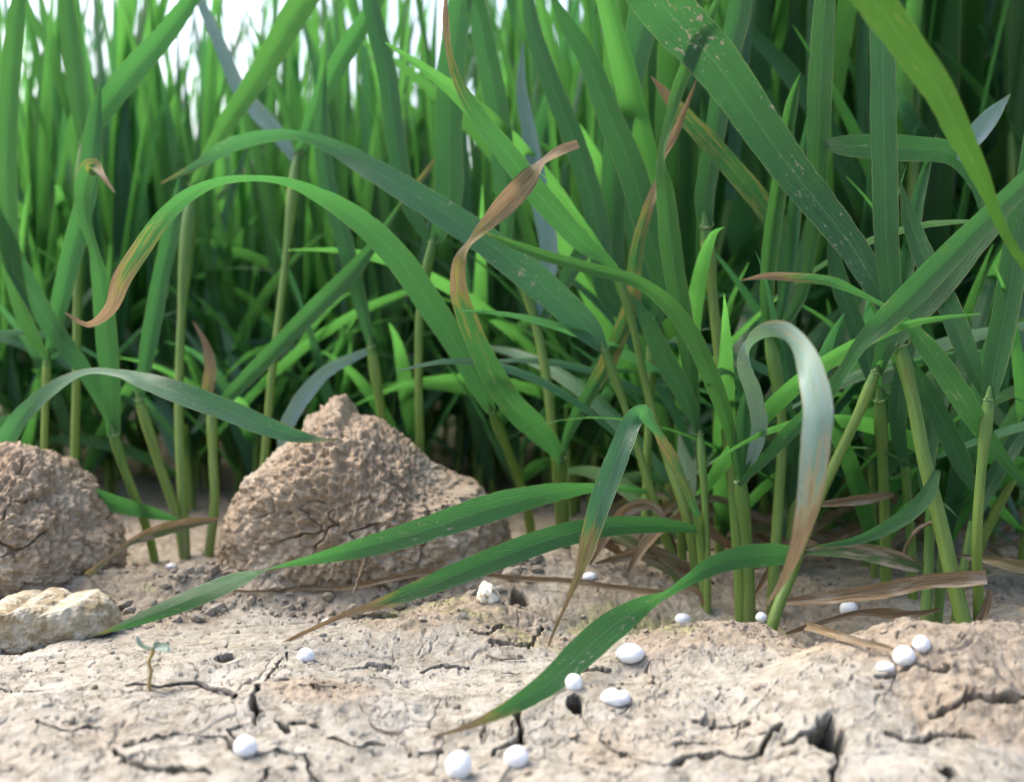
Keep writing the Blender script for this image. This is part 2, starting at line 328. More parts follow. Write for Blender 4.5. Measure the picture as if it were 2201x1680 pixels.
HOLES = [(1238, 1512, 1.1, 2.0, 11), (1790, 1594, 1.7, 2.8, 12), (1776, 1566, 1.2, 1.3, 6), (2045, 1662, 1.3, 1.1, 5), (487, 1414, 1.3, 1.0, 3), (1115, 1290, 1.6, 1.5, 2), (40, 1400, 3.5, 1.6, 6), (600, 1460, .8, .8, 2), (830, 1330, 2.2, 1.5, 4)]
CSEG = []
for pts, w, dep in CRACKS:
    Q = [hit(*p)[:2] for p in pts]
    for a, b in zip(Q[:-1], Q[1:]):
        run = abs(b[0]-a[0])/(np.linalg.norm(b-a)+1e-9); CSEG.append((a, b, w*(.00030+.00034*run), dep*.0026))
for _ in range(620):
    py = random.uniform(1300, 1675); px = random.uniform(-60, 2260); a = flat_hit(px, py)[:2]
    an = random.gauss(0.1, 0.45); ln = random.uniform(.0008, .0045)*random.choice((.6, 1, 1)); w = random.uniform(.07, .17)*.001
    b = a+np.array((math.cos(an), math.sin(an)))*ln*.5; c = b+np.array((math.cos(an+random.uniform(-.7, .7)), math.sin(an+random.uniform(-.7, .7))))*ln*.5
    dep = random.uniform(.35, .8)*.001
    CSEG += [(a, b, w, dep), (b, c, w, dep)]
HW = [(hit(a, b)[:2], c*.001, d*.001, e*.001) for a, b, c, d, e in HOLES]
def crumb_mask(x, y):
    m = 0.12+0.42*fbm(x*38, y*38, o=3, seed=31)
    m = m+0.8*sstep(0.155, 0.19, y+0.006*fbm(x*60, y*60, o=2, seed=33))*0.9
    for px, py, r in ((1560, 1400, .014), (1480, 1440, .008), (880, 1370, .009), (1050, 1330, .011), (1130, 1395, .008), (2000, 1470, .02), (2200, 1500, .03), (660, 1515, .008), (2150, 1600, .012), (60, 1300, .03)):
        c = flat_hit(px, py); m = m+0.75*np.exp(-(((x-c[0])/r)**2+((y-c[1])/(r*.7))**2)**1.5)
    return np.clip(m, 0, 1)
def wx2_(x, y):
    return x+0.0016*fbm(x*150, y*150, o=3, seed=83), (y+0.0016*fbm(x*150+5, y*150, o=3, seed=85))*.85
def h_full(x, y, want_cut=False):
    z = h_base(x, y); k = crumb_mask(x, y); near = 1-sstep(0.3, 0.8, np.hypot(x, y))
    wx = x+0.0006*fbm(x*500, y*500, o=2, seed=41); wy = y+0.0006*fbm(x*500+9, y*500, o=2, seed=43)
    z = z+near*(0.00036*fbm(x*140, y*140, o=2, seed=51)+(0.00003+0.00017*k)*fbm(x*640, y*640, o=3, seed=53, gain=.6))
    r = 1-np.abs(fbm(wx*170, wy*230, o=2, seed=57)); z = z-near*0.0003*sstep(.965, .995, r)*(1-k)          # hairline flakes
    z = z-near*0.0004*sstep(.55, .75, fbm(x*520, y*430, o=2, seed=58))          # pits
    gx, gy = wx2_(x, y); cell = .0105
    f1 = np.full_like(z, 9.0); f2 = np.full_like(z, 9.0); ci = np.floor(gx/cell); cj = np.floor(gy/cell)
    for di in (-1, 0, 1):
        for dj in (-1, 0, 1):
            hh = hash2((ci+di+10000).astype(np.int64), (cj+dj+10000).astype(np.int64), np.full(z.shape, 3, np.int64), 7)
            qx = (ci+di+.15+.7*(hh & np.uint64(0xffff)).astype(float)/65536)*cell; qy = (cj+dj+.15+.7*((hh >> np.uint64(16)) & np.uint64(0xffff)).astype(float)/65536)*cell
            dd = np.hypot(gx-qx, gy-qy); f2 = np.minimum(f2, np.maximum(f1, dd)); f1 = np.minimum(f1, dd)
    net = (1-sstep(.00010, .00026, f2-f1))*sstep(-.12, .22, fbm(x*75, y*75, o=2, seed=81))
    z = z-near*net*.0007*(1-.7*k)          # hairline drying cracks that join up
    lump = np.abs(fbm(x*330, y*330, o=2, seed=59)); z = z+near*k*0.0005*lump
    cut = np.zeros_like(z)
    wx2 = x+0.0007*fbm(x*260, y*260, o=3, seed=61); wy2 = y+0.0007*fbm(x*260+5, y*260, o=3, seed=63)
    for a, b, w, dep in CSEG:
        R = w*2.2+.001
        sel = np.nonzero((x > min(a[0], b[0])-R) & (x < max(a[0], b[0])+R) & (y > min(a[1], b[1])-R) & (y < max(a[1], b[1])+R))
        if not len(sel[0]): continue
        ab = b-a; qx = wx2[sel]-a[0]; qy = wy2[sel]-a[1]
        t = np.clip((qx*ab[0]+qy*ab[1])/(ab@ab), 0, 1); ds = np.hypot(qx-t*ab[0], qy-t*ab[1])
        f = 1-sstep(w*.8, w*1.25, ds); cut[sel] = np.maximum(cut[sel], dep*f)
        z[sel] += 0.00012*np.exp(-((ds-w*2.2)/(w*1.2))**2)
    for c, sx, sy, dep in HW:
        q = np.hypot((wx2-c[0])/sx, (wy2-c[1])/sy); cut = np.maximum(cut, 2.2*dep*(1-sstep(.86, 1.1, q)))
    return (z-cut, cut) if want_cut else z-cut
def ground_z(x, y): return float(h_full(np.array([x]), np.array([y]))[0])

def build_ground():
    rows = [-40, -12, -4, -1.2, -.4, -.1, .02, .07, .095]
    y = .105
    while y < .30: rows.append(y); y += .00016+(y-.105)*.0022
    while y < 120: rows.append(y); y *= 1.02 if y < 1 else 1.25
    rows = np.array(rows)
    u = np.r_[-60, -25, -10, -5, -2.6, -1.8, -1.45, -1.25, np.linspace(-1.14, 1.14, 1120), 1.25, 1.45, 1.8, 2.6, 5, 10, 25, 60]
    hw = np.clip(0.4665*np.clip(rows, .105, None)/CA, .05, .6)
    X = u[None, :]*hw[:, None]; Y = np.broadcast_to(rows[:, None], X.shape).copy()
    x, yv = X.ravel(), Y.ravel()
    z, cut = h_full(x, yv, True); k = crumb_mask(x, yv); yo = yv+.75*np.maximum(0, cut-.0006)          # fissures slope back under the crust
    mo = 0.55*fbm(x*55, yv*55, o=3, seed=71)-.12
    for px, py, r, a in ((1480, 1440, .006, .8), (1400, 1330, .02, .6), (1750, 1420, .012, .4), (1180, 1340, .012, .55), (960, 1380, .006, .5), (700, 1290, .02, .4), (490, 1410, .004, .9), (1990, 1450, .008, .8), (1420, 1400, .006, .6), (1560, 1350, .014, .5), (850, 1330, .012, .6), (250, 1300, .016, .6), (1100, 1440, .012, .35)):
        c = flat_hit(px, py); mo = mo+a*np.exp(-((x-c[0])**2+((yv-c[1])*1.4)**2)/r**2)
    o = mesh_obj('ground', np.c_[x, yo, z], grid_faces(len(rows), len(u)), M_SOIL, attrs={'crumb': k, 'moss': np.clip(mo, 0, 1)})
    tag(o, 'pale dry cracked soil with brown crumbly patches and specks of moss', None, kind='structure')
build_ground()

# ------------------------------------------------------------------ clods and stones
def rock(name, outline, depth_mm, thick_mm, mat, amp, nth=300, nph=150, seed=1, moss=0.0, exps=0.62, sizes=(60, 220, 700), lay=0.0):
    """A lump whose side view follows the outline sighted from the path; thick_mm is its half depth."""
    P = np.array([at(a, b, depth_mm) for a, b in outline]); c = P.mean(0); c[0] = (P[:, 0].min()+P[:, 0].max())/2; c[2] = P[:, 2].min()*.55+P[:, 2].max()*.45
    d = P-c; th = np.arctan2(d[:, 2], d[:, 0]); r = np.hypot(d[:, 0], d[:, 2]); o = np.argsort(th); th, r = th[o], r[o]
    T = np.linspace(-np.pi, np.pi, nth, endpoint=False); R = np.interp(T, np.r_[th-2*np.pi, th, th+2*np.pi], np.r_[r, r, r])
    s_ = np.sin(np.linspace(0, np.pi/2, nph//2)); base = np.array([r.mean()])
    cr = np.r_[s_, s_[::-1][1:]][:, None]; yy = np.r_[-np.sqrt(1-s_**(2/exps)), np.sqrt(1-s_[::-1][1:]**(2/exps))][:, None]; nph = len(cr)
    Re = r.mean()+(R[None]-r.mean())*cr**.8
    V = np.stack([np.cos(T)[None]*Re*cr, yy*thick_mm*.001*np.ones_like(T)[None], np.sin(T)[None]*Re*cr], -1)
    n = nrm(V*np.array((1/base[0]**2, 1/(thick_mm*.001)**2, 1/base[0]**2))); W = V+c
    x, y, z = W[..., 0], W[..., 1], W[..., 2]; a0, a1, a2 = amp
    s0, s1, s2 = sizes
    wq = .0012*fbm(x*260, y*260, z*260, 2, seed+31)
    cr2 = fbm((x+wq)*s1, y*s1, (z+wq)*s1, 3, seed+5, .6)
    ms = .3+.75*sstep(-.25, .3, fbm(x*42, y*42, z*60, 2, seed+21))
    f = a0*fbm(x*s0, y*s0, z*s0, 3, seed)+a0*.5*np.sign(perlin(x*70, y*70, z*90, seed+25))*np.abs(perlin(x*70, y*70, z*90, seed+25))**.5+ms*a1*.8*cr2+ms*a1*.9*np.maximum(0, fbm(x*s1*2.1, y*s1*2.1, z*s1*2.1, 2, seed+7))+a2*fbm(x*s2, y*s2, z*s2, 3, seed+9, .65)
    gr = 1-np.abs(fbm(x*75, y*75, z*120, 3, seed+13)); f = f-a1*1.8*sstep(.955, 1.0, gr)*sstep(-.1, .35, fbm(x*60, y*60, z*60, 1, seed+15))
    f = f-a1*.7*sstep(.45, .75, fbm(x*330, y*330, z*330, 2, seed+17))
    if lay: f = f+lay*(.75-np.abs(perlin(x*110, y*110, z*160, seed+3))*2.2)+lay*.5*np.sign(perlin(x*150+2, y*150, z*200, seed+6))*np.abs(perlin(x*150+2, y*150, z*200, seed+6))**.4
    V = V+n*f[..., None]
    base_pt = np.array((c[0], c[1], W[..., 2].min()))
    W = V+c-base_pt
    mo = np.clip(moss*(1.0-(W[..., 2]/(P[:, 2].max()-base_pt[2]))*1.9)+.5*fbm(x*60, y*60, z*60, 2, seed+2)*moss, 0, 1)
    ob = mesh_obj(name, W.reshape(-1, 3), grid_faces(nph, nth, True), mat, attrs={'moss': mo.ravel(), 'crumb': np.ones(mo.size)})
    ob.location = base_pt; return ob
tag(rock('soil_clod', [(478,1215),(490,1130),(520,1055),(560,995),(610,952),(650,928),(662,895),(690,884),(712,862),(742,860),(756,884),(800,905),(850,938),(890,975),(920,1008),(950,1025),(985,1040),(1020,1045),(1042,1065),(1078,1095),(1095,1140),(1090,1200),(1040,1240),(940,1275),(800,1295),(620,1290),(510,1265)],
          202, 20, M_CLOD, (.0014, .0010, .00062), 520, 240, 3, .6, sizes=(60, 260, 850)), 'large brown crumbly clod with a peaked top and mossy foot', 'clod')
tag(rock('soil_clod', [(-160,1060),(-100,990),(0,958),(40,956),(85,966),(122,990),(150,1030),(186,1062),(196,1100),(206,1130),(232,1170),(242,1205),(240,1260),(200,1300),(60,1320),(-160,1320)],
          192, 17, M_CLOD, (.0013, .0010, .00062), 440, 200, 23, .35, sizes=(60, 260, 850)), 'rounded brown crumbly clod above the flat yellowish stone', 'clod')
tag(rock('soil_clod', [(2120,1420),(2125,1385),(2150,1350),(2185,1325),(2230,1310),(2280,1330),(2300,1400),(2280,1440),(2180,1450)], 172, 8, M_CLOD, (.0012, .0010, .0004), 200, 100, 41, .6),
    'small dark rough clod at the wheat stems behind the big soil mound', 'clod')
tag(rock('flat_stone', [(-120,1350),(-110,1318),(-20,1308),(60,1300),(130,1292),(165,1282),(195,1276),(226,1292),(244,1320),(254,1342),(236,1358),(190,1362),(150,1363),(100,1368),(40,1374),(-40,1370)],
          167, 6.0, M_STONE, (.00035, .00012, .00034), 300, 140, 51, 0, .30, lay=.00012), 'flat pale yellow stone with a white top lying on the soil', 'stone')
tag(rock('flint_chip', [(1030,1290),(1032,1268),(1042,1252),(1050,1257),(1064,1270),(1074,1286),(1068,1295),(1045,1296)], 170, 1.6, M_FLINT, (.00025, .0002, .00005), 80, 40, 61, 0, .8, (200, 500, 1200)),
    'small white and brown angular flint on a soil hump', 'stone')

# ------------------------------------------------------------------ leaves, stems, ligules
def ribbon(ctrl, nseg=72, nc=9, fold=0.22, curl=0.0, wave=0.03, seed=0):
    """Leaf blade through ctrl rows (x, y, z, width, roll): returns verts, faces, uv, t."""
    S = spline(ctrl, nseg); P = S[:, :3]; w = np.maximum(S[:, 3], 1e-5)*.5; phi = S[:, 4]
    T = nrm(np.gradient(P, axis=0)); V = nrm(P-np.array((0, 0, CAM_H)))
    A = nrm(np.cross(T, V)); B = np.cross(A, T)
    Wd = A*np.cos(phi)[:, None]+B*np.sin(phi)[:, None]; N = np.cross(T, Wd)
    u = np.linspace(-1, 1, nc); t = np.linspace(0, 1, nseg)
    L = np.r_[0, np.cumsum(np.linalg.norm(np.diff(P, axis=0), axis=1))]
    wob = fbm(L*160, L*0+seed*3.7, o=2, seed=seed)*wave; wob2 = fbm(L*160, L*0+seed*3.7+50, o=2, seed=seed+1)*wave
    wob = wob-.05*sstep(.30, .62, perlin(L*620, L*0+seed*1.3+.5, seed=seed+7)); wob2 = wob2-.05*sstep(.30, .62, perlin(L*620, L*0+seed*1.3+40.5, seed=seed+8))
    ee = np.where(u[None] < 0, wob[:, None], wob2[:, None])*np.abs(u)[None]
    lat = (u[None]*(1-.35*abs(fold))+np.sign(u)[None]*ee)*w[:, None]
    hgt = (fold*np.abs(u)[None]**1.25+curl*u[None]**4+.8*ee*np.sign(u)[None])*w[:, None]
    X = P[:, None]+Wd[:, None]*lat[..., None]+N[:, None]*hgt[..., None]
    uv = np.stack([np.broadcast_to((u+1)/2, (nseg, nc)), np.broadcast_to((L*1000/7)[:, None], (nseg, nc))], -1)
    return X.reshape(-1, 3), grid_faces(nseg, nc), uv.reshape(-1, 2), np.repeat(t, nc)
def tube(ctrl, n=40, k=12, ridge=0.0):
    S = spline(ctrl, n); P = S[:, :3]; r = np.maximum(S[:, 3], 1e-5)*.5
    T = nrm(np.gradient(P, axis=0)); ref = np.array((0.3, -1, 0.1)); A = nrm(np.cross(T, ref)); B = np.cross(T, A)
    a = np.linspace(0, 2*np.pi, k, endpoint=False)
    X = P[:, None]+(A[:, None]*np.cos(a)[None, :, None]+B[:, None]*np.sin(a)[None, :, None])*(r[:, None]*(1+ridge*np.cos(3*a)[None]))[..., None]
    L = np.r_[0, np.cumsum(np.linalg.norm(np.diff(P, axis=0), axis=1))]
    uv = np.stack([np.broadcast_to(np.abs(a/np.pi-1), (n, k)), np.broadcast_to((L*1000/7)[:, None], (n, k))], -1)
    return X.reshape(-1, 3), grid_faces(n, k, True), uv.reshape(-1, 2), np.repeat(np.linspace(0, 1, n), k)
def rows_leaf(rows):
    out = []
    for r in rows:
        px, py, d, w = r[:4]; phi = math.radians(r[4]) if len(r) > 4 else 0.0
        wm = w/FOCAL_PX*d*.001/max(abs(math.cos(phi)), .33)
        out.append((*at(px, py, d), wm, phi))
    return np.array(out)
_sd = [0]
def leaf(parent, base, rows, brown=((0, 0), (1, 0)), spots=0.3, fold=0.22, mat=None, curl=0.0, wave=0.035, name='leaf', label=None):
    _sd[0] += 1
    v, f, uv, t = ribbon(rows_leaf(rows), 84, 9, fold, curl, wave, _sd[0])
    b = np.interp(t, [q[0] for q in brown], [q[1] for q in brown])
    o = mesh_obj(name, v, f, mat or M_LEAF, parent, attrs={'brown': b, 'spots': np.full(len(v), spots)}, uv=uv, origin=base)
    if label: o['label'] = label
    return o
def ligule(parent_stem, base, p, axis, r, seed, size=1.0):
    """Pale collar with two claw-like auricles where a blade leaves its sheath."""
    rs = random.Random(seed); axis = nrm(np.asarray(axis)); a = nrm(np.cross(axis, (0.2, -1, 0.1))); b = np.cross(axis, a)
    V, F, UV = [], [], []
    def put(x):
        v, f, uv, t = x; F.append(f+sum(len(q) for q in V)); V.append(v); UV.append(uv)
    th = np.linspace(0, 2*np.pi, 11)
    put(tube([(*(p+(a*math.cos(q)+b*math.sin(q))*r*1.05+axis*r*.12*math.sin(3*q)), r*.32) for q in th], 22, 6))
    for s in (-1, 1):
        k = rs.uniform(.7, 1.0)*size
        put(tube([(*(p+a*s*r*.95), r*.4), (*(p+a*s*r*1.35*k-b*r*.4+axis*r*.1), r*.36), (*(p+a*s*r*1.6*k-b*r*.9+axis*r*.7*k), r*.26), (*(p+a*s*r*1.3*k-b*r*1.2+axis*r*1.2*k), r*.08)], 14, 6))
    mesh_obj('ligule', np.concatenate(V), np.concatenate(F), M_LIGULE, parent_stem, origin=base, uv=np.concatenate(UV))
def stem(parent, base, rows, lig=True, low=(0.2, 1.0), sink=True):
    c = np.array([(*at(a, b, d), .80*w/FOCAL_PX*d*.001) for a, b, d, w in rows])
    if sink:
        e = c[-1].copy(); g = nrm((c[-1]-c[-2])[:3]); gz = ground_z(e[0], e[1])-.004
        dz = max(e[2]-gz, .003); e[:3] = e[:3]+np.array((g[0]*.4*dz, g[1]*.4*dz, -dz)); c = np.vstack([c, e])
    if lig:      # the next leaf still rolled inside the sheath
        g = nrm((c[0]-c[1])[:3]); q = c[0].copy(); q[:3] += g*c[0, 3]*1.5; q[3] *= .35; c = np.vstack([q, c])
    v, f, uv, t = tube(c, 52, 12, .05)
    o = mesh_obj('stem', v, f, M_STEM, parent, attrs={'low': np.where(t < .06, -.2, low[0]+(low[1]-low[0])*t)}, uv=uv, origin=base)
    if lig:
        _sd[0] += 1; ligule(o, base, c[1, :3], c[0, :3]-c[1, :3], c[1, 3]*.5, _sd[0], .85)
    return o
def plant(base, label, group='foreground wheat plants'):
    p = at(*base); p[2] = ground_z(p[0], p[1]); e = empty('wheat_plant', p); tag(e, label, 'wheat plant', group); return e, p
B0 = ((0, 0), (1, 0)); BT = ((0, 0), (.85, .02), (1, .5))

# --- plant with the withered looping leaf
e, b = plant((1218, 1195, 212), 'wheat plant with a looped half brown leaf and a brown twisted leaf')
stem(e, b, [(1207,985,200,16),(1212,1060,206,20),(1218,1195,213,22)], low=(.1, .6))
leaf(e, b, [(1207,1000,200,12),(1196,972,199,30),(1150,918,196,58),(1100,868,192,60),(1052,792,188,56),(1012,705,184,50),(986,622,181,42),(986,570,179,34),(1008,530,178,14,62),(1040,490,177,30,20),(1078,448,176,50),(1130,392,175,50),(1172,348,175,14,60),(1205,325,174,24,30),(1243,310,174,22,20)],
     ((0,.08),(.25,.18),(.4,.24),(.5,.32),(.56,.6),(.64,.62),(.72,.55),(.8,.9),(1,1)), .4, .28, label='looped leaf, green below and papery brown towards its torn tip')
leaf(e, b, [(1206,1000,203,8),(1214,955,202,18),(1232,908,200,30),(1272,838,197,36),(1310,770,194,42),(1336,710,192,42),(1360,640,190,40),(1364,575,188,34),(1372,520,187,30),(1392,450,186,26),(1414,392,185,14,40),(1432,335,184,5,65),(1446,298,183,20),(1470,240,182,14),(1497,172,181,2)],
     ((0,.12),(.22,.2),(.32,.5),(.40,.28),(.48,.55),(.56,.32),(.66,.42),(.76,.9),(1,1)), .5, .3, label='narrow leaf blotched brown with a dry twisted tip')
# --- long low arch
e, b = plant((1140, 1135, 222), 'wheat plant whose lower long leaf arches far over with a brown curled tip')
stem(e, b, [(1057,884,200,18),(1100,990,208,24),(1140,1135,222,26)])
leaf(e, b, [(1056,884,200,22),(1040,852,199,40),(1000,772,197,52),(930,662,194,62),(860,560,190,62),(780,480,186,56),(700,424,182,40,30),(620,388,177,20,58),(540,380,172,14,68),(460,391,168,20,55),(400,421,166,32,35),(350,468,165,38,15),(300,540,164,42),(262,600,163,42),(232,668,163,26,25),(190,697,163,14,40),(140,672,163,3)],
     ((0,0),(.72,.04),(.8,.32),(.88,.55),(.95,.8),(1,.9)), .35, .2)
# --- upper arch and foreground blade
e, b = plant((1457, 1262, 192), 'wheat plant with the highest arching leaf and a long blade drooping past the big clod')
stem(e, b, [(1300,752,188,18),(1345,880,189,20),(1400,1060,190,24),(1457,1262,192,28)])
leaf(e, b, [(1300,755,188,20),(1270,715,188,55),(1200,645,187,70),(1120,577,186,72),(1040,515,186,70),(960,462,187,66),(880,412,188,60),(800,364,190,52),(720,317,193,36,35),(640,289,196,24,52),(560,292,199,30,48),(480,318,202,34,30),(440,345,204,24),(345,395,206,3)], BT, .85, .16, M_BLUE)
leaf(e, b, [(1398,1058,191,10),(1320,1046,184,14,55),(1250,1049,176,28,35),(1150,1066,168,50),(1050,1092,163,66),(950,1126,160,60),(850,1157,158,54),(750,1182,157,40,20),(650,1204,156,18,55),(590,1217,156,9,80),(530,1236,156,26,125),(450,1268,157,44,155),(380,1298,157,42,170),(300,1330,157,28,180),(208,1363,156,2,180)],
     ((0,0),(.8,.03),(.95,.2),(1,.5)), .75, .2, label='long green blade drooping to the soil, twisted once, with white flecks')
# --- centre plant: bent leaf and spotted blade
e, b = plant((1520, 1292, 183), 'wheat plant with a sharply bent hanging leaf and a brown spotted blade')
stem(e, b, [(1505,935,184,14),(1515,1080,183,18),(1521,1292,183,20)])
leaf(e, b, [(1503,930,184,14),(1472,850,183,44),(1422,760,182,46),(1388,685,181,32),(1348,622,181,3)], BT, .4, .2)
leaf(e, b, [(1500,930,184,14),(1490,840,184,30),(1470,700,183,48),(1452,600,182,52),(1438,500,181,52),(1430,410,180,42),(1424,340,179,18,50),(1438,265,178,24,20),(1462,180,177,32),(1500,90,175,34),(1545,-5,173,14)], B0, .25, .3, M_BRIGHT)
leaf(e, b, [(1514,1142,183,12),(1450,1130,180,28),(1400,1128,177,36),(1300,1132,172,46),(1200,1152,168,55),(1100,1187,165,56),(1000,1226,163,52),(900,1266,161,42),(820,1296,161,28),(750,1317,161,14),(680,1346,162,10,30),(620,1376,161,8),(585,1400,157,3)],
     ((0,0),(.3,.1),(.6,.14),(.72,.3),(.82,.95),(1,1)), .55, .2, label='blade with tan spots and a dead thread-like tip')
stem(e, b, [(1498,1105,182,22),(1508,1190,183,24),(1514,1290,184,24)], lig=False)
leaf(e, b, [(1500,1110,181,14),(1470,1030,176,22,50),(1440,965,171,26,50),(1405,912,166,22,55),(1375,886,162,36,40),(1358,905,160,46,10),(1340,950,158,52),(1312,1020,157,54),(1287,1090,156,52),(1266,1160,156,42),(1245,1230,156,22),(1215,1300,156,9,30),(1187,1365,156,7),(1172,1412,155,4)],
     ((0,.25),(.22,.45),(.27,.5),(.32,.12),(.66,.16),(.76,.55),(.85,.7),(.92,1),(1,1)), .95, .26, mat=M_BLUE, label='leaf folded sharply downwards, pale flecked, with an orange withered tip')  # lighter bluish material stands in for the glossy light on this blade
# --- stout plant with the silvery curled leaf
e, b = plant((1605, 1300, 181), 'stout wheat plant with a silvery blue leaf curled over towards the viewer')
stem(e, b, [(1592,1035,178,30),(1600,1150,180,40),(1607,1303,181,42)])
stem(e, b, [(1575,1060,179,24),(1585,1180,180,30),(1592,1300,181,32)], lig=False)
leaf(e, b, [(1590,1040,178,20),(1572,938,176,26),(1552,872,174,40),(1520,790,172,46),(1480,710,171,46),(1432,650,170,40),(1370,606,168,32),(1280,580,167,30),(1180,552,166,28),(1090,520,165,18),(1035,497,164,2)], ((0,0),(.93,.02),(1,.5)), .2, .4, M_BRIGHT, label='bright green blade arching left to a fine point')
leaf(e, b, [(1588,1042,177,10),(1640,990,172,24),(1700,925,166,34),(1770,858,160,34),(1820,790,155,26,40),(1850,742,152,34,30),(1900,690,149,52),(1970,622,145,62),(2050,540,141,58),(2130,462,137,52),(2210,385,133,44),(2300,290,130,20)], ((0,0),(.45,.14),(.6,.12),(1,.1)), .5, .24)
leaf(e, b, [(1612,1000,176,20),(1632,925,172,36,20),(1622,850,166,36,30),(1603,790,158,36,30),(1610,748,150,26,55),(1655,724,140,32,95),(1705,745,130,54,125),(1740,802,125,62,148),(1757,880,123,66,165),(1752,962,123,66,175),(1741,1060,124,56,180),(1720,1150,126,38,180),(1690,1232,130,20,180),(1648,1300,136,5,180)],
     ((0,.05),(.42,.05),(.48,.22),(.6,.28),(.7,.26),(.8,.45),(.88,.9),(1,1)), .9, .12, M_SHEEN, label='silvery blue blade curled over and hanging to a tan tip')
leaf(e, b, [(1597,1030,177,22),(1596,960,176,48),(1600,890,175,38),(1610,812,174,3)], BT, .5, .5)
# --- leaning plant
e, b = plant((1662, 1335, 172), 'wheat plant with a stout bare stem leaning right up to a pale clasping collar')
stem(e, b, [(1882,802,170,25),(1840,900,171,27),(1790,1005,172,28),(1740,1120,173,29),(1702,1230,174,31),(1662,1335,172,32)], low=(.45, .75))
leaf(e, b, [(1884,802,170,26),(1905,745,168,46),(1960,680,166,60),(2030,600,164,64),(2110,500,162,62),(2200,400,160,56),(2300,290,158,30)], B0, .2, .22)
leaf(e, b, [(1882,800,171,18),(1880,750,172,34),(1915,680,173,40),(1950,560,174,40),(1975,420,175,32),(2013,290,176,4)], B0, .4, .5)
leaf(e, b, [(1722,1190,173,16),(1680,1190,170,46,20),(1600,1196,166,52),(1530,1216,162,42),(1470,1250,158,24,40),(1420,1281,154,18,55),(1380,1302,151,42,20),(1320,1342,147,64),(1250,1402,141,70),(1180,1466,135.5,56),(1120,1506,131.5,42),(1060,1537,128.5,26),(1000,1562,126.3,14),(925,1584,124,3)],
     ((0,0),(.5,.12),(.62,.2),(.7,.04),(.82,.12),(.88,.4),(.93,.75),(1,.9)), .8, .16, label='broad blade lying out over the cracked soil to a withered tip')
# --- bare yellow stalk
e, b = plant((1590, 1270, 190), 'wheat plant with a tall straight yellowish stalk behind the stout plant')
stem(e, b, [(1517,490,195,28),(1532,640,196,28),(1545,760,196,28),(1556,880,196,28),(1580,1100,195,30),(1590,1270,190,30)], low=(.7, .8))
leaf(e, b, [(1517,492,195,30),(1514,440,195,44),(1535,300,194,48),(1560,150,193,52),(1590,20,192,55),(1600,-60,191,50)], B0, .2, .25)
# --- broad leaf plant
e, b = plant((2078, 1372, 164), 'stout wheat plant with the broad white flecked blade reaching up out of view')
stem(e, b, [(1935,745,168,34),(1960,850,168,36),(1985,980,167,38),(2020,1120,166,40),(2050,1250,165,42),(2078,1372,164,42)], low=(.3, .8))
leaf(e, b, [(1933,742,168,36),(1918,640,168,46),(1908,560,167,52),(1903,430,166,56),(1900,300,165,57),(1898,120,164,56),(1897,-40,163,52)], B0, .15, .12)
leaf(e, b, [(1925,700,170,30),(1880,610,171,55),(1830,528,173,66),(1760,438,175,76),(1690,350,176,86),(1610,235,176,95),(1530,125,175,108),(1450,40,174,116),(1380,-40,172,110)], B0, 1.0, .1, label='broad blade densely flecked with white')
leaf(e, b, [(1950,770,171,14),(1985,830,172,40),(2030,915,172,46),(2070,1000,172,40),(2098,1064,172,6)], B0, .4, .2)
leaf(e, b, [(2015,1010,166,14),(1995,1060,163,34),(1930,1120,160,34),(1850,1158,158,22),(1745,1176,157,3)], BT, .3, .25)
# --- right stems
e, b = plant((2105, 1360, 167), 'wheat plant with a slim upright stem dividing into two wide blades near the right edge')
stem(e, b, [(2125,860,160,26),(2110,1000,160,26),(2100,1150,161,27),(2103,1310,165,28)], low=(.3, .9))
leaf(e, b, [(2125,862,160,30),(2140,780,160,55),(2165,650,159,60),(2190,500,158,60),(2215,350,157,50),(2230,200,156,30)], B0, .2, .3)
leaf(e, b, [(2118,852,161,20),(2080,760,162,48),(2040,660,164,52),(1990,560,166,50),(1955,470,168,34),(1935,390,169,3)], ((0,0),(.3,.14),(.6,.1),(1,.2)), .3, .25)
leaf(e, b, [(2120,480,173,14),(2098,395,173,30),(2055,335,173,48),(1960,320,174,56),(1870,315,176,54),(1800,312,178,38),(1760,310,180,4)], ((0,.1),(.3,.12),(1,.1)), .7, .1)
leaf(e, b, [(2060,345,172,14),(2090,300,172,44),(2130,250,171,38),(2172,202,170,2)], BT, .3, .2, M_SHEEN)
# --- plant just outside the frame
e, b = plant((2240, 1340, 172), 'wheat plant at the right frame edge with a blurred near blade crossing the upper corner')
stem(e, b, [(2220,590,142,26),(2235,900,152,28),(2238,1075,160,28),(2240,1340,172,30)])
leaf(e, b, [(2225,1065,163,10),(2140,965,162,34),(2090,890,160,50),(2040,812,158,54),(1990,742,157,46),(1950,690,156,22,40),(1905,658,155,12,55),(1840,625,154,16,40),(1790,606,153,24),(1720,597,152,22),(1640,594,152,14),(1592,603,152,2)], ((0,.05),(.5,.1),(.7,.1),(.85,.3),(.92,.7),(1,.9)), .6, .25)
leaf(e, b, [(2222,600,142,18),(2150,482,134,24),(2130,432,131,28),(2100,362,127,42),(2060,282,123,56),(2020,200,120,66),(1940,85,116,74),(1870,-10,113,80),(1800,-100,110,60)], ((0,.05),(.5,.12),(1,.12)), .2, .18, M_OLIVE, label='near blurred yellow-green blade crossing the corner')
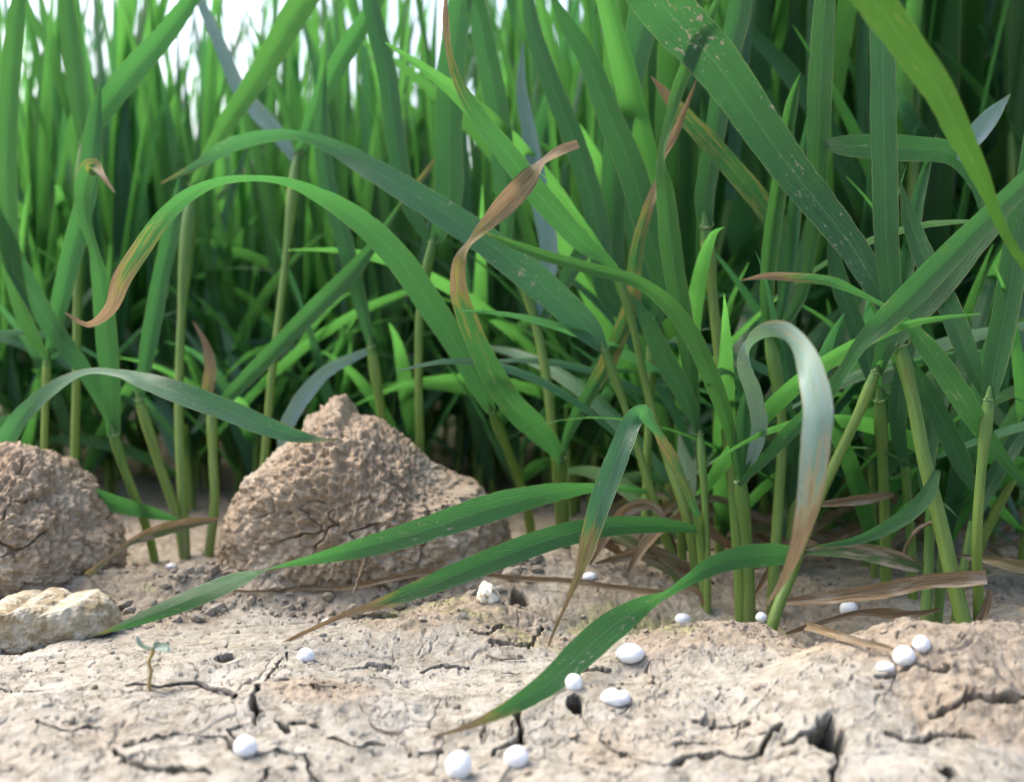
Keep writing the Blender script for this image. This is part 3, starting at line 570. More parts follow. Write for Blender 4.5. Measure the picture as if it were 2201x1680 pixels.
# --- folded upright blades
e, b = plant((1660, 1290, 183), 'wheat plant with an upright folded blade ending in a narrow hooded tip')
stem(e, b, [(1655,722,184,28),(1680,900,184,26),(1672,1100,184,28),(1660,1290,183,30)])
leaf(e, b, [(1650,724,184,30),(1650,600,183,44),(1660,500,182,46),(1675,400,181,46),(1690,300,180,42),(1706,205,179,28),(1720,158,178,3)], B0, .15, .75, M_BRIGHT)
leaf(e, b, [(1665,724,184,20),(1720,640,183,26),(1742,540,182,28),(1755,430,181,42),(1758,350,180,48),(1762,200,179,56),(1768,80,178,54),(1775,-30,177,44)], ((0,0),(.6,.06),(1,.1)), .3, .2, M_BRIGHT)
leaf(e, b, [(1668,735,190,16),(1690,600,191,40),(1672,490,191,48),(1620,415,191,50),(1560,345,190,48),(1500,280,190,44),(1450,225,189,32),(1400,165,188,4)], ((0,.1),(.4,.3),(.6,.3),(.85,.4),(1,.9)), .4, .2)
leaf(e, b, [(1668,735,186,18),(1700,560,187,30),(1712,420,188,34),(1735,300,189,30),(1760,180,190,20),(1790,60,191,3)], B0, .15, .5)
# --- tall brown-edged blade
e, b = plant((1498, 1265, 190), 'wheat plant whose brown edged blade sweeps up left to a dry thread-like tip')
stem(e, b, [(1328,584,188,14),(1365,720,189,20),(1388,830,190,22),(1425,960,190,24),(1480,1130,188,26),(1498,1265,190,27)])
leaf(e, b, [(1328,584,188,14),(1305,560,186,24),(1260,528,184,42),(1210,478,181,54),(1150,408,178,56),(1090,330,175,52),(1030,250,172,42,15),(990,180,170,26,40),(966,90,168,15,60),(958,0,167,8),(965,-60,166,2)], ((0,0),(.4,.08),(.6,.16),(.75,.4),(.85,.6),(1,.9)), .45, .3)
# --- upright blades in the middle
e, b = plant((1385, 1245, 199), 'wheat plant with three tall upright blades between the brown leaves and the stalk')
stem(e, b, [(1405,700,200,20),(1395,900,200,22),(1385,1245,199,24)])
leaf(e, b, [(1405,700,200,24),(1425,620,199,50),(1395,500,198,62),(1352,350,197,66),(1310,250,196,58),(1255,110,195,44),(1205,30,194,28),(1180,-20,193,6)], B0, .3, .2)
leaf(e, b, [(1400,720,201,24),(1310,640,202,46),(1285,480,203,52),(1240,320,204,52),(1185,180,205,46),(1145,60,206,38),(1130,-40,207,20)], B0, .3, .25)
leaf(e, b, [(1402,715,203,20),(1330,600,205,44),(1318,430,206,56),(1345,200,205,66),(1378,60,204,72),(1400,-60,203,70)], B0, .3, .2)
e, b = plant((905, 1150, 222), 'wheat plant with a wide dark upright blade in the centre above the big clod')
stem(e, b, [(930,522,208,20),(905,650,209,22),(900,800,210,23),(903,945,212,24),(905,1150,222,24)])
leaf(e, b, [(935,522,208,28),(960,450,207,60),(964,300,206,64),(970,150,205,64),(985,30,204,58),(1000,-60,203,44)], B0, .2, .2)
leaf(e, b, [(928,530,209,16),(880,440,210,40),(850,300,211,46),(830,150,212,46),(800,20,213,40),(790,-60,214,30)], B0, .2, .25)
e, b = plant((1205, 1150, 212), 'wheat plant with clasping auricles high on its stem behind the looped leaf')
stem(e, b, [(1090,520,207,18),(1150,690,206,25),(1190,940,205,26),(1205,1150,212,26)])
leaf(e, b, [(1090,522,207,24),(1085,400,206,50),(1070,250,206,56),(1042,100,205,52),(1015,-30,204,40)], B0, .3, .25)
leaf(e, b, [(1152,695,206,22),(1180,560,207,42),(1160,420,208,44),(1140,300,209,36),(1120,180,210,24),(1125,90,211,3)], B0, .6, .25, M_SHEEN)
leaf(e, b, [(1160,700,205,20),(1240,560,207,40),(1290,470,209,44),(1340,330,212,40),(1370,200,214,24),(1380,130,215,3)], B0, .3, .25)
# --- left clump
e, b = plant((400, 1195, 214), 'clump of wheat stems standing in the hollow between the two big clods')
stem(e, b, [(415,402,222,20),(390,700,220,22),(385,860,218,24),(400,1200,214,26)], low=(.1, 1.))
leaf(e, b, [(415,405,222,22),(440,350,220,28),(490,262,217,42),(550,172,214,52),(600,90,211,60),(650,5,208,64),(700,-80,205,50)], BT, .3, .3, M_BRIGHT)
stem(e, b, [(300,860,212,20),(340,990,213,24),(385,1130,214,26),(395,1195,214,26)], low=(.6, 1.))
leaf(e, b, [(300,862,212,18),(320,740,213,40),(345,600,214,40),(370,480,215,36),(385,380,216,4)], B0, .2, .3)
stem(e, b, [(455,885,216,22),(458,980,215,24),(462,1080,214,25),(450,1195,214,26)], low=(.6, 1.))
leaf(e, b, [(455,887,216,20),(505,838,214,34),(600,742,212,42),(680,660,211,46),(745,596,210,44),(800,530,209,26),(850,455,208,12),(930,350,207,8),(940,335,207,2)], ((0,0),(.7,.02),(.85,.35),(1,.6)), .3, .35)
leaf(e, b, [(385,1118,212,6),(330,1103,208,26),(270,1088,204,36),(210,1070,200,40),(150,1040,197,30),(100,1000,195,6)], B0, .2, .2)
leaf(e, b, [(456,886,215,8),(446,845,216,26),(452,790,216,28),(438,730,217,14),(415,690,217,2)], ((0,.5),(.4,.6),(1,.9)), .2, .3, label='withered tan leaf hanging in the clump')
e, b = plant((330, 1190, 213), 'wheat plant with an upright dark blade ending in a hooked dried tip')
stem(e, b, [(245,935,205,26),(265,1000,206,24),(290,1065,207,24),(330,1190,213,24)])
leaf(e, b, [(245,937,205,30),(235,800,203,48),(225,690,201,48),(215,600,199,40),(205,540,197,24,30),(182,465,195,30,20),(180,400,194,40),(196,360,193,42,10),(212,372,190,16,50),(248,415,188,2)], ((0,0),(.6,.02),(.8,.15),(.88,.5),(.93,.9),(1,1)), .3, .3)
leaf(e, b, [(238,905,206,20),(180,795,205,36),(110,700,204,46),(60,618,203,50),(0,500,202,52),(-60,380,201,40)], B0, .2, .25)
e, b = plant((95, 1140, 210), 'wheat plant with a reddish brown and yellow stem behind the rounded clod')
stem(e, b, [(102,768,205,16),(98,860,206,18),(95,990,207,19),(95,1140,210,20)], low=(.7, 1.))
leaf(e, b, [(102,770,205,14),(120,690,206,36),(150,560,207,48),(185,420,208,46),(200,300,209,40),(215,180,210,4)], B0, .2, .3)
leaf(e, b, [(100,772,204,14),(60,700,203,34),(25,560,202,44),(12,400,202,52),(20,200,203,44),(40,0,204,30),(50,-60,205,10)], B0, .2, .3, M_BRIGHT)
e, b = plant((160, 1120, 221), 'wheat plant with a wide blade slanting up right across the white gap of sky')
stem(e, b, [(180,312,215,18),(170,500,216,20),(165,800,217,22),(160,1120,220,22)])
leaf(e, b, [(182,312,215,24),(220,240,214,50),(280,160,213,58),(350,80,212,50),(410,0,211,38),(450,-60,210,20)], B0, .2, .3)
leaf(e, b, [(178,318,216,20),(165,200,217,40),(150,80,218,40),(140,-40,219,30)], B0, .2, .25, M_BRIGHT)
e, b = plant((-85, 1150, 203), 'wheat plant outside the left frame edge whose arched leaf ends over the peaked clod')
stem(e, b, [(-70,1050,200,18),(-80,1120,202,20)])
leaf(e, b, [(-70,1052,200,16),(0,960,195,42),(50,892,192,40,20),(120,832,188,30,40),(190,801,184,14,62),(250,803,181,18,58),(330,826,178,44,20),(420,856,176,52),(500,886,175,50),(570,915,174,46),(640,937,174,30),(690,946,174,12,30),(730,943,174,2)], BT, .45, .2, M_BLUE)
e, b = plant((560, 1180, 222), 'wheat plant with a long upright stem hidden at its foot by the peaked clod')
stem(e, b, [(640,332,225,18),(615,560,224,20),(580,860,222,22),(560,1180,222,24)])
leaf(e, b, [(640,335,225,22),(680,232,223,42),(720,150,221,48),(775,60,219,42),(830,-30,217,26)], B0, .2, .3)
leaf(e, b, [(636,345,225,20),(590,280,226,40),(520,200,228,36),(470,90,230,30),(430,0,232,20),(410,-50,233,4)], B0, .5, .3, M_SHEEN)
e, b = plant((840, 1150, 222), 'wheat plant with a pale bare stalk rising behind the peaked clod')
stem(e, b, [(798,745,213,20),(822,900,215,21),(840,1150,222,22)], low=(.5, 1.))
leaf(e, b, [(798,747,213,18),(775,650,213,34),(740,520,214,42),(705,400,215,42),(690,260,216,34),(700,140,217,4)], B0, .2, .3)
leaf(e, b, [(800,750,214,16),(700,800,212,30),(640,870,210,36),(610,930,209,30),(600,985,208,4)], B0, .5, .2, M_SHEEN)

e, b = plant((1905, 1270, 187), 'wheat plant with two plain pale green stems right of the leaning stem')
stem(e, b, [(1890,860,180,26),(1898,1000,183,28),(1903,1150,186,29),(1905,1270,188,30)], low=(.2, .7))
leaf(e, b, [(1890,862,180,24),(1868,780,181,42),(1835,690,182,44),(1800,590,183,40),(1780,480,184,4)], B0, .3, .25)
stem(e, b, [(1945,1000,182,22),(1955,1120,185,25),(1962,1275,187,26)], lig=False, low=(.2, .8))
leaf(e, b, [(1945,1002,182,20),(1930,920,182,38),(1940,800,183,40),(1965,680,184,34),(1990,560,185,4)], B0, .3, .3)
e, b = plant((1985, 1350, 171), 'short wheat shoot with three crowded stems in the hollow behind the round granules')
stem(e, b, [(2000,1090,172,24),(1996,1200,172,28),(1988,1380,170,30)], lig=False, low=(.2, .6))
stem(e, b, [(2030,1130,174,22),(2024,1230,173,26),(2012,1370,172,27)], lig=False, low=(.2, .6))
stem(e, b, [(2090,1120,176,20),(2070,1230,175,24),(2050,1360,173,25)], lig=False, low=(.4, .9))
leaf(e, b, [(2000,1092,172,22),(1990,1010,173,38),(2010,900,174,40),(2050,790,175,34),(2090,690,176,4)], B0, .3, .3)
leaf(e, b, [(2090,1122,176,20),(2130,1040,177,36),(2175,960,178,40),(2230,880,179,30)], B0, .3, .3)
e, b = plant((2090, 1200, 190), 'wheat plant slanting right from behind the slim stem')
stem(e, b, [(2200,985,184,24),(2150,1080,187,26),(2100,1190,190,28)], lig=False, low=(.4, .9))
leaf(e, b, [(2200,987,184,22),(2225,900,184,40),(2240,780,184,40),(2250,650,184,20)], B0, .3, .3)
e, b = plant((1690, 1235, 200), 'slender wheat plant seen between the stout plant and the leaning stem')
stem(e, b, [(1735,905,198,18),(1712,1050,199,22),(1692,1235,200,24)], low=(.4, .9))
leaf(e, b, [(1735,907,198,18),(1760,830,197,34),(1800,740,197,38),(1850,650,198,30),(1880,590,199,4)], B0, .3, .3)
leaf(e, b, [(1733,912,198,16),(1700,830,199,36),(1690,700,200,40),(1720,580,201,34),(1735,470,202,4)], B0, .3, .3)

# ------------------------------------------------------------------ crop behind: individual plants copied from a few kinds
def natural_leaf(name, parent, p0, az, lean, length, width, droop, twist, mat, rs, nseg=16):
    """A blade that leaves its stem at p0, leaning `lean` from upright towards azimuth az and drooping along its length."""
    P = []; p = np.array(p0, float); th = lean
    prof = lambda t: (0.45+0.55*min(1, t/.22))*(1-max(0, (t-.35)/.65)**1.8)
    n = 9
    for i in range(n):
        t = i/(n-1); P.append((*p, max(width*prof(t), .0003)))
        th = th+droop*(t+.15)/n*1.7
        p = p+np.array((math.sin(az)*math.sin(th), math.cos(az)*math.sin(th), math.cos(th)))*length/(n-1)
    S = spline(P, nseg); X = S[:, :3]; w = S[:, 3]*.5
    T = nrm(np.gradient(X, axis=0)); side = np.array((math.cos(az), -math.sin(az), 0))
    A = nrm(side[None]-T*(T@side)[:, None]); B = np.cross(T, A)
    tw = np.linspace(0, 1, nseg)*twist
    W = A*np.cos(tw)[:, None]+B*np.sin(tw)[:, None]; N = np.cross(T, W)
    u = np.linspace(-1, 1, 5)
    V = X[:, None]+W[:, None]*(u[None]*w[:, None])[..., None]+N[:, None]*(.28*np.abs(u)[None]*w[:, None])[..., None]
    L = np.r_[0, np.cumsum(np.linalg.norm(np.diff(X, axis=0), axis=1))]
    uv = np.stack([np.broadcast_to((u+1)/2, (nseg, 5)), np.broadcast_to((L*1000/7)[:, None], (nseg, 5))], -1).reshape(-1, 2)
    t = np.repeat(np.linspace(0, 1, nseg), 5); q = rs.random()
    b = np.clip((t-.9)*4, 0, 1)*(q < .35)*.8+0
    if parent is None: return V.reshape(-1, 3), grid_faces(nseg, 5), uv, b
    return mesh_obj(name, V.reshape(-1, 3), grid_faces(nseg, 5), mat, parent, attrs={'brown': b, 'spots': np.full(len(t), .25)}, uv=uv)
GREY_LABEL = 'blurred green wheat plant in the dense crop behind the front row'
def crop_kind(k):
    near = k < 9; rs = random.Random(100+k); e = empty('wheat_plant', (0, 0, 0)); tag(e, GREY_LABEL, 'wheat plant', 'blurred wheat plants of the crop behind')
    for s in range(2):
        az = rs.uniform(0, 6.28); h = rs.uniform(.035, .085); lean = rs.uniform(.03, .2)
        bx = rs.uniform(-.006, .006); by = rs.uniform(-.006, .006)
        top = (bx+math.sin(az)*math.sin(lean)*h, by+math.cos(az)*math.sin(lean)*h, h)
        v, f, uv, t = tube([(*top, .0019), ((bx+top[0])/2*.9, (by+top[1])/2*.9, h*.5, .0024), (bx, by, -.006, .0027)], 12, 7)
        mesh_obj('stem', v, f, M_STEM, e, attrs={'low': .2+.8*t}, uv=uv)
        for j in range(6):
            f = 1.0 if j == 0 else (rs.uniform(.4, 1.0) if j < 4 else rs.uniform(.05, .5)); p0 = tuple(np.array(top)*f+np.array((bx, by, 0))*(1-f))
            up = j < 4
            natural_leaf('leaf', e, p0, rs.uniform(0, 6.28), rs.uniform(.03, .2 if near else .36) if up else rs.uniform(.2, .5 if near else .9), rs.uniform(.10, .19)*(1 if up else .6), rs.uniform(.0046, .0078) if near else rs.uniform(.0042, .0068), rs.uniform(.02, .3 if near else .65) if up else rs.uniform(.3, 1.0 if near else 2.2), rs.uniform(-1.6, 1.6), M_BACK if rs.random() < .68 else M_BLUE, rs)
    return e
KINDS_N = 14
protos = [crop_kind(k) for k in range(KINDS_N)]
def low_kind(k):
    rs = random.Random(500+k); e = empty('wheat_plant', (0, 0, 0)); tag(e, 'short blurred wheat tiller at the foot of the crop behind', 'wheat plant', 'short wheat tillers at the foot of the crop')
    h = rs.uniform(.02, .04); v, f, uv, t = tube([(.002, .001, h, .0016), (.001, 0, h*.5, .0021), (0, 0, -.006, .0024)], 10, 7)
    mesh_obj('stem', v, f, M_STEM, e, attrs={'low': .2+.8*t}, uv=uv); a0 = rs.uniform(0, 6.28)
    for j in range(7):
        natural_leaf('leaf', e, (0, 0, h*rs.uniform(.15, 1)), a0+j*2.4+rs.uniform(-.4, .4), rs.uniform(.25, 1.05), rs.uniform(.05, .10), rs.uniform(.0032, .0055), rs.uniform(.3, 1.5), rs.uniform(-1.2, 1.2), M_BACK if rs.random() < .75 else M_BLUE, rs)
    return e
low_protos = [low_kind(k) for k in range(6)]
def place(e, x, y, rz, s):
    e.location = (x, y, ground_z(x, y)); e.rotation_euler = (0, 0, rz); e.scale = (s, s, s)
NEAR, FAR, used = protos[:9], protos[5:], []
TOP = {}
for e_ in protos:
    z_ = 0
    for c_ in e_.children: z_ = max(z_, max(v_.co.z for v_ in c_.data.vertices))
    TOP[e_.name] = z_
spots = []
def try_spot(x, y, gap):
    if all((x-a)**2+(y-b_)**2 > gap*gap for a, b_ in spots): spots.append((x, y)); return True
    return False
rs = random.Random(5)
for ya, yb, gap, want in ((.236, .34, .0115, 98), (.34, .55, .020, 64), (.55, 1.05, .034, 46)):
    got = tries = 0
    while got < want and tries < 9000:
        tries += 1; y = rs.uniform(ya, yb); x = rs.uniform(-1, 1)*(.49*y+.02)
        left = -x/(.49*y)
        if y < .252+.012*(left > 0) and left > -.1: continue
        if left < -.35 and y < .34 and rs.random() < .4: continue
        if try_spot(x, y, gap): got += 1
for i, (x, y) in enumerate(spots):
    pool = NEAR if y < .42 else FAR; src = pool[i % len(pool)]
    if src not in used: e = src; used.append(src)
    else:
        e = src.copy(); COL.objects.link(e)
        for ch in src.children:
            c = ch.copy(); COL.objects.link(c); c.parent = e
    left = -x/(.49*y); sc = rs.uniform(.85, 1.2)*(.78 if y > .5 else (.84 if y > .34 else 1))
    if left > -.25:      # the stand is shorter towards the left, where the sky shows over it
        k_ = min(1, left+.25); top = rs.uniform(-420, 60)*(1-k_)+rs.uniform(-330, 330)*k_
        sc = min(sc, max(.34, (CAM_H+y*(620-top)/FOCAL_PX)/TOP[src.name]))
    place(e, x, y, rs.uniform(0, 6.28), sc)
# shorter tillers that fill the foot of the crop
low = []; rs = random.Random(77)
for i in range(9000):
    if len(low) >= 210: break
    if len(low) < 160: y = .255+.55*rs.random()**1.8; x = rs.uniform(-1, .5)*(.49*y+.01)
    else: y = rs.uniform(.19, .29); x = rs.uniform(.05, 1)*(.49*y)
    if y < (.25 if x < .03 else .19): continue
    if all((x-a)**2+(y-b_)**2 > (.012+.03*(y-.2))**2 for a, b_ in low): low.append((x, y))
low.sort(key=lambda q: q[1]+(0 if q[0] > .02 else .02)); LV, LF, LU, LB = [], [], [], []; ln = 0
for i, (x, y) in enumerate(low):
    src = low_protos[i % 6]; rz = rs.uniform(0, 6.28); sc = rs.uniform(.6, .9) if y < .3 else rs.uniform(.8, 1.25)
    if i < 64:
        if i < 6: place(src, x, y, rz, sc); continue
        e = src.copy(); COL.objects.link(e)
        for ch in src.children:
            c = ch.copy(); COL.objects.link(c); c.parent = e
        place(e, x, y, rz, sc); continue
    gz = ground_z(x, y); cz, sz = math.cos(rz)*sc, math.sin(rz)*sc
    for ch in src.children:
        if not ch.name.startswith('leaf'): continue
        me = ch.data; n = len(me.vertices); co = np.empty(n*3, np.float32); me.vertices.foreach_get('co', co); co = co.reshape(-1, 3)
        fi = np.empty(len(me.loops), np.int32); me.loops.foreach_get('vertex_index', fi)
        uvl = np.empty(len(me.loops)*2, np.float32); me.uv_layers[0].data.foreach_get('uv', uvl); uvv = np.zeros((n, 2)); uvv[fi] = uvl.reshape(-1, 2)
        LV.append(np.c_[co[:, 0]*cz-co[:, 1]*sz+x, co[:, 0]*sz+co[:, 1]*cz+y, co[:, 2]*sc+gz]); LF.append(fi.reshape(-1, 4)+ln); LU.append(uvv); ln += n
lo = mesh_obj('low_crop_foliage', np.concatenate(LV), np.concatenate(LF), M_BACK, attrs={'brown': np.zeros(ln), 'spots': np.zeros(ln)}, uv=np.concatenate(LU))
tag(lo, 'blurred tangle of low wheat blades deep in the crop', 'crop', kind='stuff')
# far crop: one mass
V, F, U, Bn = [], [], [], []; n0 = 0; rs2 = random.Random(9)
for i in range(4200):
    y = 1.05+14*rs2.random()**2.6; x = rs2.uniform(-1, 1)*(.56*y)
    az = rs2.uniform(0, 6.28); v, f, uv, b_ = natural_leaf('x', None, (x, y, rs2.uniform(0, .07)), az, rs2.uniform(.05, .5), rs2.uniform(.08, .14), rs2.uniform(.005, .009), rs2.uniform(.2, 1.2), rs2.uniform(-1, 1), None, rs2, 7)
    V.append(v); F.append(f+n0); n0 += len(v); U.append(uv); Bn.append(b_)
fc = mesh_obj('far_crop_foliage', np.concatenate(V), np.concatenate(F), M_BACK, attrs={'brown': np.concatenate(Bn), 'spots': np.zeros(n0)}, uv=np.concatenate(U))
tag(fc, 'far blurred mass of green wheat blades against the white sky', 'crop', kind='stuff')

# ------------------------------------------------------------------ fertiliser granules
def granule(px, py, rx, ry, label, seed, sink=0.0, d=None, bean=0.0):
    g = hit(px, py+ry*.8) if d is None else at(px, py+ry, d)
    dm = (g-np.array((0, 0, CAM_H)))@np.array((0, CA, -SA)); c = at(px, py, dm*1000)
    a = rx/FOCAL_PX*dm; b_ = ry/FOCAL_PX*dm*(1.0/(1-.5*sink))
    n, k = 28, 40; th = np.linspace(0, np.pi, n)[:, None]; ph = np.linspace(0, 2*np.pi, k, endpoint=False)[None]
    v = np.stack([np.sin(th)*np.cos(ph), np.sin(th)*np.sin(ph), np.cos(th)*np.ones_like(ph)], -1)
    v = v*(1+.08*perlin(v[..., 0]*1.3+seed, v[..., 1]*1.3, v[..., 2]*1.3+3.1, seed)[..., None]+.012*perlin(v[..., 0]*5+seed, v[..., 1]*5, v[..., 2]*5+3.1, seed)[..., None])
    if bean: v[..., 2] -= bean*np.exp(-((v[..., 0]-.35)/.3)**2)*(v[..., 2] > 0)*.5
    v = v*np.array((a, (a+b_)/2, b_))
    o = mesh_obj('fertilizer_granule', v.reshape(-1, 3), grid_faces(n, k, True), M_PRILL)
    o.location = c-np.array((0, 0, b_*sink)); return tag(o, label, 'granule', 'white fertilizer granules on the soil')
granule(528,1604,26,23,'round white granule on a crack junction below the black twig',1)
granule(986,1645,28,31,'largest white granule at the bottom edge of the photo, slightly pointed',2)
granule(1110,1628,26,25,'round white granule just below the short deep crack',3)
granule(1323,1498,32,19,'bean-shaped white granule right of the black hole',4,bean=.5)
granule(1355,1404,30,21,'egg-shaped white granule lying beside the broad leaf blade',5)
granule(1233,1468,19,21,'white granule lodged in the crack above the black hole',6)
granule(658,1403,19,14,'white granule half hidden behind the pale soil rim',7,sink=.35)
granule(1467,1330,18,13,'oval white granule between the leaf and the brown soil hump',8)
granule(1636,1326,12,11,'tiny white granule at the foot of the leaning stem',9,d=170)
granule(1824,1308,19,18,'white granule under the long brown straw',10,d=176)
granule(1943,1409,23,22,'bright round white granule, the middle of three in a row on the mound',11)
granule(1981,1384,18,18,'smaller white granule just behind the bright round one on the mound',12)
granule(1903,1430,20,10,'low white granule just in front of the bright round one on the mound',13,sink=.3)
granule(1267,1238,16,9,'white granule far back behind the orange leaf tip',14)
granule(705,1336,14,7,'small white granule beside the dead leaf thread',15)
granule(368,1217,12,7,'small blurred white granule in the hollow under the stem clump',16)
granule(2066,1306,8,7,'tiny pale granule by the dark clod on the right',17,d=170)

# ------------------------------------------------------------------ seedling, twig, straws and roots
e = empty('seedling', hit(322, 1488)); tag(e, 'tiny seedling with two small leaves on a thin tan stalk', 'seedling'); b = np.array(e.location)
dS = float((b-np.array((0, 0, CAM_H)))@np.array((0, CA, -SA)))*1000
v, f, uv, t = tube([(*at(x, y, dS), w/FOCAL_PX*dS*.001) for x, y, w in ((330,1392,10),(327,1405,9),(320,1420,8),(324,1440,8),(321,1465,8),(323,1496,9))], 30, 9)
mesh_obj('stem', v, f, plain('seedling_stalk', (0.34, 0.24, 0.10), 0.5, (0.42, 0.34, 0.15), 800, .2, trans=.3), e, uv=uv, origin=b)
M_COT = plain('cotyledon', (0.10, 0.17, 0.12), 0.4, (0.26, 0.33, 0.30), 500, .2, trans=.3)
def small_leaf(rows, mat, dd):
    v, f, uv, t = ribbon(rows_leaf([(x, y, dd+q, w, ph) for x, y, q, w, ph in rows]), 20, 7, .35, .2, .02, 4)
    mesh_obj('seed_leaf', v, f, mat, e, uv=uv, origin=b)
small_leaf([(330,1393,0,4,0),(318,1390,-1,9,30),(306,1385,-2,10,30),(296,1372,-2,9,10),(294,1366,-2,2,0)], M_COT, dS)
small_leaf([(330,1393,0,4,0),(340,1392,-1,14,20),(350,1393,-2,20,20),(360,1396,-3,17,20),(366,1399,-3,4,0)], M_COT, dS)
small_leaf([(331,1391,0,3,0),(333,1384,0,8,0),(340,1381,0,7,0),(344,1384,0,2,0)], M_COT, dS)
def debris(name, pts, label, cat, mat, kind='tube', group=None, lift=.3, depth=None, green=0.0):
    """A straw, root or dead blade lying along sighted points (px, py, width px)."""
    rows = []
    for q in pts:
        px, py, w = q[:3]; d = q[3] if len(q) > 3 else depth
        if d is None:
            g = hit(px, py); p = g.copy(); p[2] = ground_z(p[0], p[1]); p[2] = max(p[2], h_base(p[0], p[1])-.0004)
            d = float((g-np.array((0, 0, CAM_H)))@np.array((0, CA, -SA)))*1000; p[2] += lift*.001
        else: p = at(px, py, d)
        rows.append((*p, w/FOCAL_PX*d*.001, math.radians(q[4]) if len(q) > 4 else 0.0))
    rows = np.array(rows); base = rows[0, :3].copy(); _sd[0] += 1
    if cat == 'dead leaf': name = 'dead_leaf'
    if kind == 'tube': v, f, uv, t = tube(rows[:, :4], 50, 8)
    else: v, f, uv, t = ribbon(rows, 60, 9, .35, .15, .10, _sd[0])
    if kind == 'tube': v = v+.0002*np.stack([perlin(v[:, 0]*900, v[:, 1]*900, v[:, 2]*900+s, 5) for s in (1.5, 8.5, 20.5)], -1)
    o = mesh_obj(name, v, f, mat, attrs={'green': np.full(len(v), green)}, uv=uv, origin=base); o.location = base
    return tag(o, label, cat, group)
debris('twig', [(268,1487,5),(300,1484,6),(345,1490,8),(385,1482,9),(412,1480,8),(425,1476,9),(450,1486,10),(475,1492,10),(507,1500,10)], 'thin black twig lying at the foot of the seedling', 'twig', M_TWIG, lift=.7)
debris('straw', [(120,1265,9),(175,1238,12),(205,1222,16,172),(235,1198,9,174),(270,1172,14,178),(320,1148,30,184),(400,1126,26,192),(470,1115,8,198)], 'half dead leaf, grey at its tip, lying between the clods', 'dead leaf', M_DEAD, 'ribbon', green=.9)
debris('straw', [(452,1272,8),(540,1282,9),(640,1278,11),(740,1262,12,182),(830,1245,14,180),(900,1232,12,180),(985,1222,5,182)], 'grey brown straw across the foot of the peaked clod', 'straw', M_DEAD, 'ribbon', lift=.6)
debris('straw', [(787,1190,5,182),(780,1215,6,180),(770,1245,6,178),(759,1276,4,176)], 'short tan straw leaning against the peaked clod', 'straw', M_DEAD, 'tube')
debris('straw', [(1040,1233,8,184),(1120,1243,14,184),(1220,1248,16,182),(1320,1262,16,180),(1420,1272,16,178),(1500,1272,12,178),(1512,1298,7,179)], 'long brown dead blade on the soil behind the bent leaf', 'dead leaf', M_DEAD, 'ribbon')
debris('straw', [(1270,1148,5,196),(1320,1160,20,194),(1380,1172,18,192),(1440,1184,4,190)], 'short grey dead blade behind the spotted blade', 'dead leaf', M_DEAD, 'ribbon')
debris('straw', [(2120,1240,34,160),(2060,1244,36,161),(1980,1252,36,162),(1900,1268,38,163),(1810,1280,32,165),(1740,1288,26,168),(1690,1292,14,170)], 'long crumpled brown straw stretched across the stems', 'straw', M_DEAD, 'ribbon')
debris('straw', [(2025,1308,4,168),(1960,1320,20,168),(1900,1318,26,168),(1840,1318,16,168),(1780,1334,14,169),(1720,1352,14,170),(1690,1362,8,170)], 'brown straw under the long crumpled one', 'straw', M_DEAD, 'ribbon')
debris('straw', [(1735,1362,14),(1790,1382,20),(1850,1402,18),(1910,1424,14),(1945,1440,6)], 'flat dead blade lying on the soil towards the round granules', 'dead leaf', M_DEAD, 'ribbon', lift=1.2)
debris('straw', [(2012,1226,4,172),(1960,1212,34,172),(1890,1192,42,172),(1820,1182,36,172),(1750,1182,24,173),(1715,1186,8,174)], 'grey green dying blade lying behind the leaning stem', 'dead leaf', M_DEAD, 'ribbon', green=1.2)
debris('straw', [(2128,1268,14,164),(2118,1310,20,164),(2104,1340,22,164),(2088,1372,16,163)], 'pale dead sheath standing at the foot of the slim stem', 'dead leaf', M_DEAD, 'ribbon')
debris('straw', [(2215,1222,30,160),(2170,1212,30,161),(2130,1204,22,163),(2080,1196,12,165),(2040,1192,4,166)], 'curled brown dead leaf at the right frame edge', 'dead leaf', M_DEAD, 'ribbon', green=.4)
debris('straw', [(1938,1200,8,172),(1952,1165,8,172),(1975,1135,8,171),(2005,1122,8,170),(2035,1126,5,170)], 'thin arched brown straw among the right-hand stems', 'straw', M_DEAD, 'tube')
debris('straw', [(1745,1085,8,182),(1800,1080,20,181),(1860,1072,24,181),(1920,1062,10,182)], 'brown dead blade hanging between the leaning and the stout stem', 'dead leaf', M_DEAD, 'ribbon')
debris('root', [(790,1555,2),(805,1566,4),(825,1574,5),(850,1577,5),(868,1576,2)], 'thin curved brown root hair on the pale soil', 'root', M_ROOT)
debris('root', [(1044,1415,3),(1065,1422,4),(1090,1424,4),(1128,1422,2)], 'wavy dark rootlet on the pale soil beside the broad blade', 'root', M_ROOT)
debris('root', [(1078,1450,3),(1100,1452,4),(1118,1454,2)], 'short black fibre beside the broad blade', 'root', M_TWIG)
rs = random.Random(12)
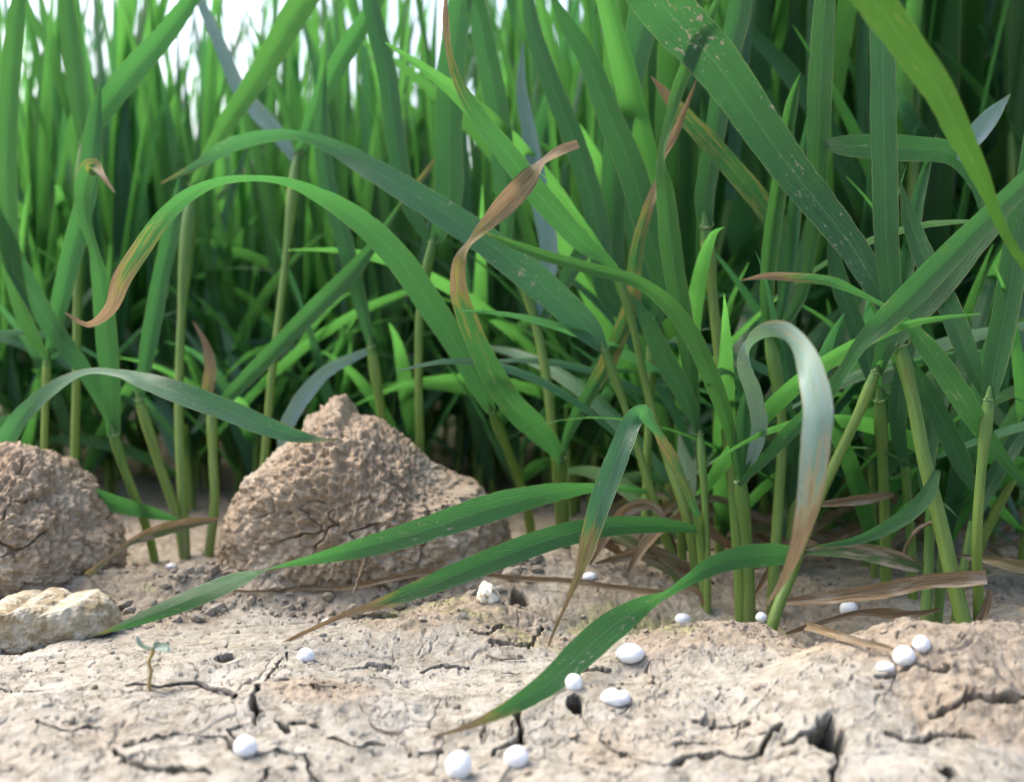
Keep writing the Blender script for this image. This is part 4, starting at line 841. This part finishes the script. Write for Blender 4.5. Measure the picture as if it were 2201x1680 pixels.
for i in range(30):   # more dead blades in the litter between the stems
    px = rs.uniform(1250, 2180); d = rs.uniform(186, 225); g = at(px, 1250, d); gz = ground_z(g[0], g[1])
    an = rs.gauss(0, .35)+rs.choice((0, math.pi)); L = rs.uniform(.012, .03); up = rs.uniform(.001, .012); rows = []
    for q, wf in zip(np.linspace(0, 1, 5), (.2, .9, 1, .7, .15)):
        rows.append((g[0]+math.cos(an)*L*q, g[1]+math.sin(an)*L*q*.6, gz+.0012+up*math.sin(q*2.4)+rs.uniform(-.0006, .0006), .0024*wf*rs.uniform(.7, 1.3), rs.uniform(-.5, .5)))
    v, f, uv, t = ribbon(np.array(rows), 40, 7, .35, .1, .12, i+300)
    o = mesh_obj('dead_leaf', v, f, M_DEAD, attrs={'green': np.full(len(v), rs.choice((0, 0, .8)))}, uv=uv, origin=rows[0][:3]); o.location = rows[0][:3]
    tag(o, 'brown dead blade in the shaded litter between the wheat stems', 'dead leaf', 'dead blades littering the stem bases')
# crumbs of soil strewn about
def crumbs(n, seed):
    rs = random.Random(seed); V, F = [], []; n0 = 0
    ico = np.array([(-1,.0,1.6),(1,0,1.6),(-1,0,-1.6),(1,0,-1.6),(0,1.6,1),(0,1.6,-1),(0,-1.6,1),(0,-1.6,-1),(1.6,1,0),(-1.6,1,0),(1.6,-1,0),(-1.6,-1,0)])/1.9
    fc = np.array([(1,4,0),(4,9,0),(4,5,9),(8,5,4),(1,8,4),(1,10,8),(10,3,8),(8,3,5),(3,2,5),(3,7,2),(3,10,7),(10,6,7),(6,11,7),(6,0,11),(6,1,0),(10,1,6),(11,0,9),(2,11,9),(5,2,9),(11,2,7)])
    X = []; 
    while len(X) < n:
        y = rs.uniform(.112, .24); x = rs.uniform(-1, 1)*.5*y; X.append((x, y))
    for q in range(900):      # rubble fallen from the clods
        c0, w0, y0 = rs.choice(((-.028, .028, .186), (-.078, .026, .176))); an = rs.uniform(-2.9, -.2)
        X.append((c0+math.cos(an)*w0*rs.uniform(.85, 1.35), y0+.006+math.sin(an)*.013*rs.uniform(.7, 1.5)))
    nb = len(X)-900
    X = np.array(X); k = crumb_mask(X[:, 0], X[:, 1]); Z = h_full(X[:, 0], X[:, 1])
    for q, ((x, y), kk, z) in enumerate(zip(X, k, Z)):
        if q < nb and rs.random() > .15+.85*kk: continue
        r = .00010+.00055*rs.random()**5 if q < nb else .00015+.0012*rs.random()**4
        v = ico*(1+np.array([[rs.uniform(-.3, .3)] for _ in range(12)]))*r*np.array((rs.uniform(.7, 1.4), rs.uniform(.7, 1.4), rs.uniform(.6, 1)))
        V.append(v+np.array((x, y, z+r*.35))); F.append(fc+n0); n0 += 12
    o = mesh_obj('soil_crumbs', np.concatenate(V), np.concatenate(F), M_SOIL, attrs={'moss': np.zeros(n0), 'crumb': np.full(n0, .55)}, smooth=False)
    tag(o, 'tiny loose crumbs of brown soil strewn over the ground', 'soil crumbs', kind='stuff')
crumbs(4200, 3)
